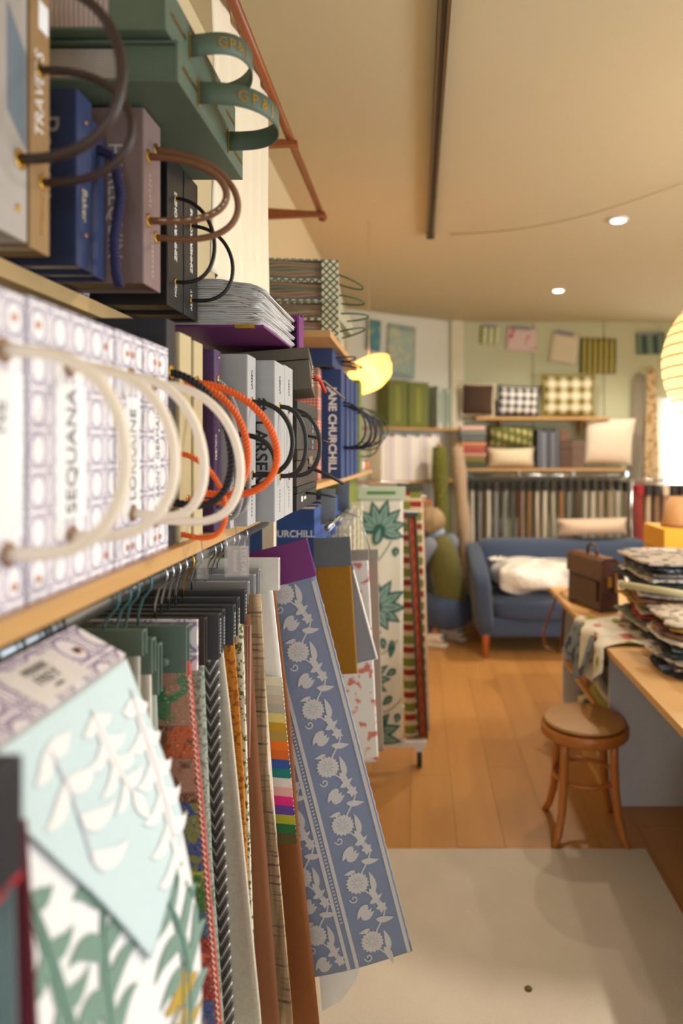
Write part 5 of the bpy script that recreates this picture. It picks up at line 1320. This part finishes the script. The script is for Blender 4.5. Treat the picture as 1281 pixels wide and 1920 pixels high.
MB().prism([(-.006, .05), (-.001, .05), (-.001, .155), (-.006, .15)], .03, Lb-.03, 'X', MS).build('pocket', LB, t)
hpts = [MS @ Vector((Lb*.36, .055, .275)), MS @ Vector((Lb*.38, .055, .315)), MS @ Vector((Lb*.5, .055, .335)), MS @ Vector((Lb*.62, .055, .315)), MS @ Vector((Lb*.64, .055, .275))]
MB().tube(hpts, .008, 8).build('handle', LB, t)
bk = MB().box(-.012, -.006, .035, .06, .13, .18, MS).box(-.012, -.006, .08, .09, .1, .2, MS).build('buckle', GOLD, t, bevel=.002)
st_ = [MS @ Vector((Lb+.004, .06, .2)), MS @ Vector((Lb+.03, .03, .05)), W(1046, 1118, 4.0)+Vector((0, 0, .012)), W(1032, 1150, 3.98), W(1019, 1185, 3.95), W(1022, 1212, 3.93), W(1040, 1222, 3.9), W(1054, 1212, 3.88), W(1056, 1170, 3.86), W(1059, 1130, 3.86), MS @ Vector((Lb*.8, -.012, .012))]
m = MB()
pl_ = []
for a, b in zip(st_, st_[1:]): pl_ += [a.lerp(b, i/4) for i in range(4)]
pl_.append(st_[-1])
m.add([p+Vector((s_*.009, s_*.009, 0)) for p in pl_ for s_ in (-1, 1)], [(2*i, 2*i+1, 2*i+3, 2*i+2) for i in range(len(pl_)-1)], True)
m.build('shoulder_strap', LS_, t, solid=.003)
MB().box(-.02, .02, -.014, .014, -.006, .006, Matrix.Translation(W(1045, 1222, 3.89))).build('strap_buckle', GOLD, t, bevel=.003)
# piles of fabric on the table
cl = [((60, 66, 70), 'slate'), ((200, 190, 176), 'cream'), ((110, 100, 92), 'taupe'), ((150, 110, 90), 'brown'), ((190, 180, 170), 'stone'), ((70, 84, 92), 'blue-grey'), ((176, 60, 56), 'red'), ((214, 206, 196), 'off-white'), ((170, 136, 60), 'mustard'), ((44, 48, 56), 'black'), ((226, 214, 200), 'ivory'), ((120, 126, 110), 'sage')]
mixm = [blobs(c, tuple(max(0, min(255, int(x*q))) for x in c), 24, .5) for (c, n_), q in zip(cl, (.5, .7, 1.6, .6, .6, 1.8, .6, .6, .7, 3, .75, .6))]
def fold(label, x0, x1, y0, y1, z, th, mat, sd):
    r_ = random.Random(sd); p = [r_.random()*6 for _ in range(5)]; rz = (r_.random()-.5)*.35
    c = Vector(((x0+x1)/2, (y0+y1)/2, 0)); M = Matrix.Translation(c) @ Matrix.Rotation(rz, 4, 'Z')
    def f(u, v):
        a, b = 2*PI*u, PI*(v-.5); s = lambda q: math.copysign(abs(q)**.35, q)
        k = 1+.05*math.sin(5*a+p[0])+.03*math.sin(11*a+p[1])
        q = M @ Vector(((x1-x0)/2*s(math.cos(b))*s(math.cos(a))*k, (y1-y0)/2*s(math.cos(b))*s(math.sin(a))*k, 0))
        return Vector((q.x, q.y, z+th*.5+th*.5*s(math.sin(b))+.0017*math.sin(q.x*30+p[2])+.0017*math.sin(q.y*26+p[3])))
    return tag(MB().grid(f, 44, 8).build('folded_fabric', mat), label, 'folded fabric', 'fabrics piled on the table')
z_ = .752
for k in range(9):
    th = .016; x_ = .93+.012*math.sin(k*2.1)
    fold('%s cloth, %s from the bottom of the near pile on the table' % (cl[(k*5+9) % 12][1], ordn(k+1)), x_, x_+.42, 2.46, 2.80, z_, th, mixm[(k*5+9) % 12], k); z_ += th+.0075
z_ = .752
for k in range(15):
    th = .0165; x_ = .98+.014*math.sin(k*1.7)
    fold('%s cloth, %s from the bottom of the tall pile on the table' % (cl[(k*7+2) % 12][1], ordn(k+1)), x_, x_+.46, 2.90, 3.36, z_, th, mixm[(k*7+2) % 12], 40+k); z_ += th+.0075
# flowered cloth slipping over the table edge
flw = Mat('garden_print', rgb(226, 220, 204), .9); n_ = flw.noise(7, 2); n2 = flw.noise(11, 2, 'Object', (1, 1, 1.4))
c = flw.mix(rgb(228, 222, 208), rgb(150, 150, 50), ((n_-.56)*16).max(0.0).min(1.0)); c = flw.mix(c, rgb(190, 100, 96), ((n2-.60)*16).max(0.0).min(1.0)); flw.set(c)
def S(u, v):
    y = 2.87+.50*u; L_ = .40*v; xe = .797
    ed = .10+.12*math.sin(PI*u)
    over = L_-.22
    if over < 0: x, z = xe-over, .757+.012*math.sin(u*11+v*5)**2
    else: x, z = xe-.012-.02*math.sin(u*13)-.10*over, .757-over*(.55+.6*math.sin(PI*min(1, u*1.2)))
    return (x, y+.03*math.sin(v*5)*(1-u), z)
tag(MB().grid(S, 30, 26).build('draped_cloth', flw.m, solid=.003), 'white cloth with yellow and red flowers slipping over the table edge', 'fabric')
def S2(u, v):
    y = 3.02+.34*u; over = .22*v
    return (.785-.012*math.sin(u*15)-.05*v, y, .745-over*(.5+.5*math.sin(PI*u)))
tag(MB().grid(S2, 24, 12).build('draped_cloth', blobs((130, 140, 150), (60, 74, 90), 22, .5), solid=.003), 'blue-grey cloth hanging under the flowered one at the table edge', 'fabric')
a, b = W(1168, 1096, 2.95), W(1330, 1122, 2.75)
t = thing('cardboard_tube', 'pale cardboard tube lying across the top of the fabric pile', 'tube', a.lerp(b, .5)); MB().tube([a, b], .016, 14).build('tube', plain(206, 200, 160, .6), t); MB().tube([a-(b-a)*.03, a], .019, 14).build('end_cap', plain(170, 160, 120), t)
yx = (1246-CX)/FPX*3.62
boxx('plain yellow box standing on the table behind the fabric pile', yx, yx+.34, 3.62, 3.95, .751, 1.6-(993-838)/FPX*3.62, plain(222, 160, 34, .6))
zt_ = 1.6-(993-838)/FPX*3.62+.002
t = thing('lampshade', 'small tan cone lampshade standing on the yellow box', 'lampshade', (yx+.14, 3.78, zt_)); MB().lathe([(.095, 0), (.097, .004), (.055, .16), (.05, .16), (.09, .004)], 24, (yx+.14, 3.78, zt_)).build('shade', plain(186, 140, 92, .7), t); MB().lathe([(.099, 0), (.099, .012), (.094, .012), (.094, 0)], 24, (yx+.14, 3.78, zt_)).build('rim', plain(140, 96, 56), t)
# dark sample books on the floor at the right edge
for k, (x_, y_, lab) in enumerate(((1.02, 2.34, 'dark grey sample book with tan strap handle on the floor, farther one'), (1.02, 2.20, 'dark grey sample book with tan strap handle on the floor, nearer one'))):
    t = thing('sample_book', lab, 'book', (x_+.15, y_+.05, 0))
    MB().box(x_, x_+.34, y_, y_+.004, 0, .36).build('cover_board', plain(62, 58, 58, .6), t); MB().box(x_, x_+.34, y_+.106, y_+.11, 0, .36).build('cover_board', plain(62, 58, 58, .6), t)
    MB().box(x_, x_+.004, y_+.004, y_+.106, 0, .36).build('spine', plain(70, 66, 66, .6), t); MB().box(x_+.006, x_+.33, y_+.006, y_+.104, .006, .345).build('pages', PG, t)
    def S(u, v):
        tt = PI*u
        return (x_-.075*math.sin(tt)**.8, y_+.055+(v-.5)*.018, .255-.16*u-.01*math.sin(tt))
    MB().grid(S, 24, 2).build('strap_handle', plain(196, 136, 88, .55), t, solid=.004)
# prints are flat ink: joined per colour
for o in bpy.data.objects:
    if o.name.split('.')[0] in ('leaf_print', 'floral_print', 'pale_leaf_print', 'flower_print'): o['kind'] = 'stuff'
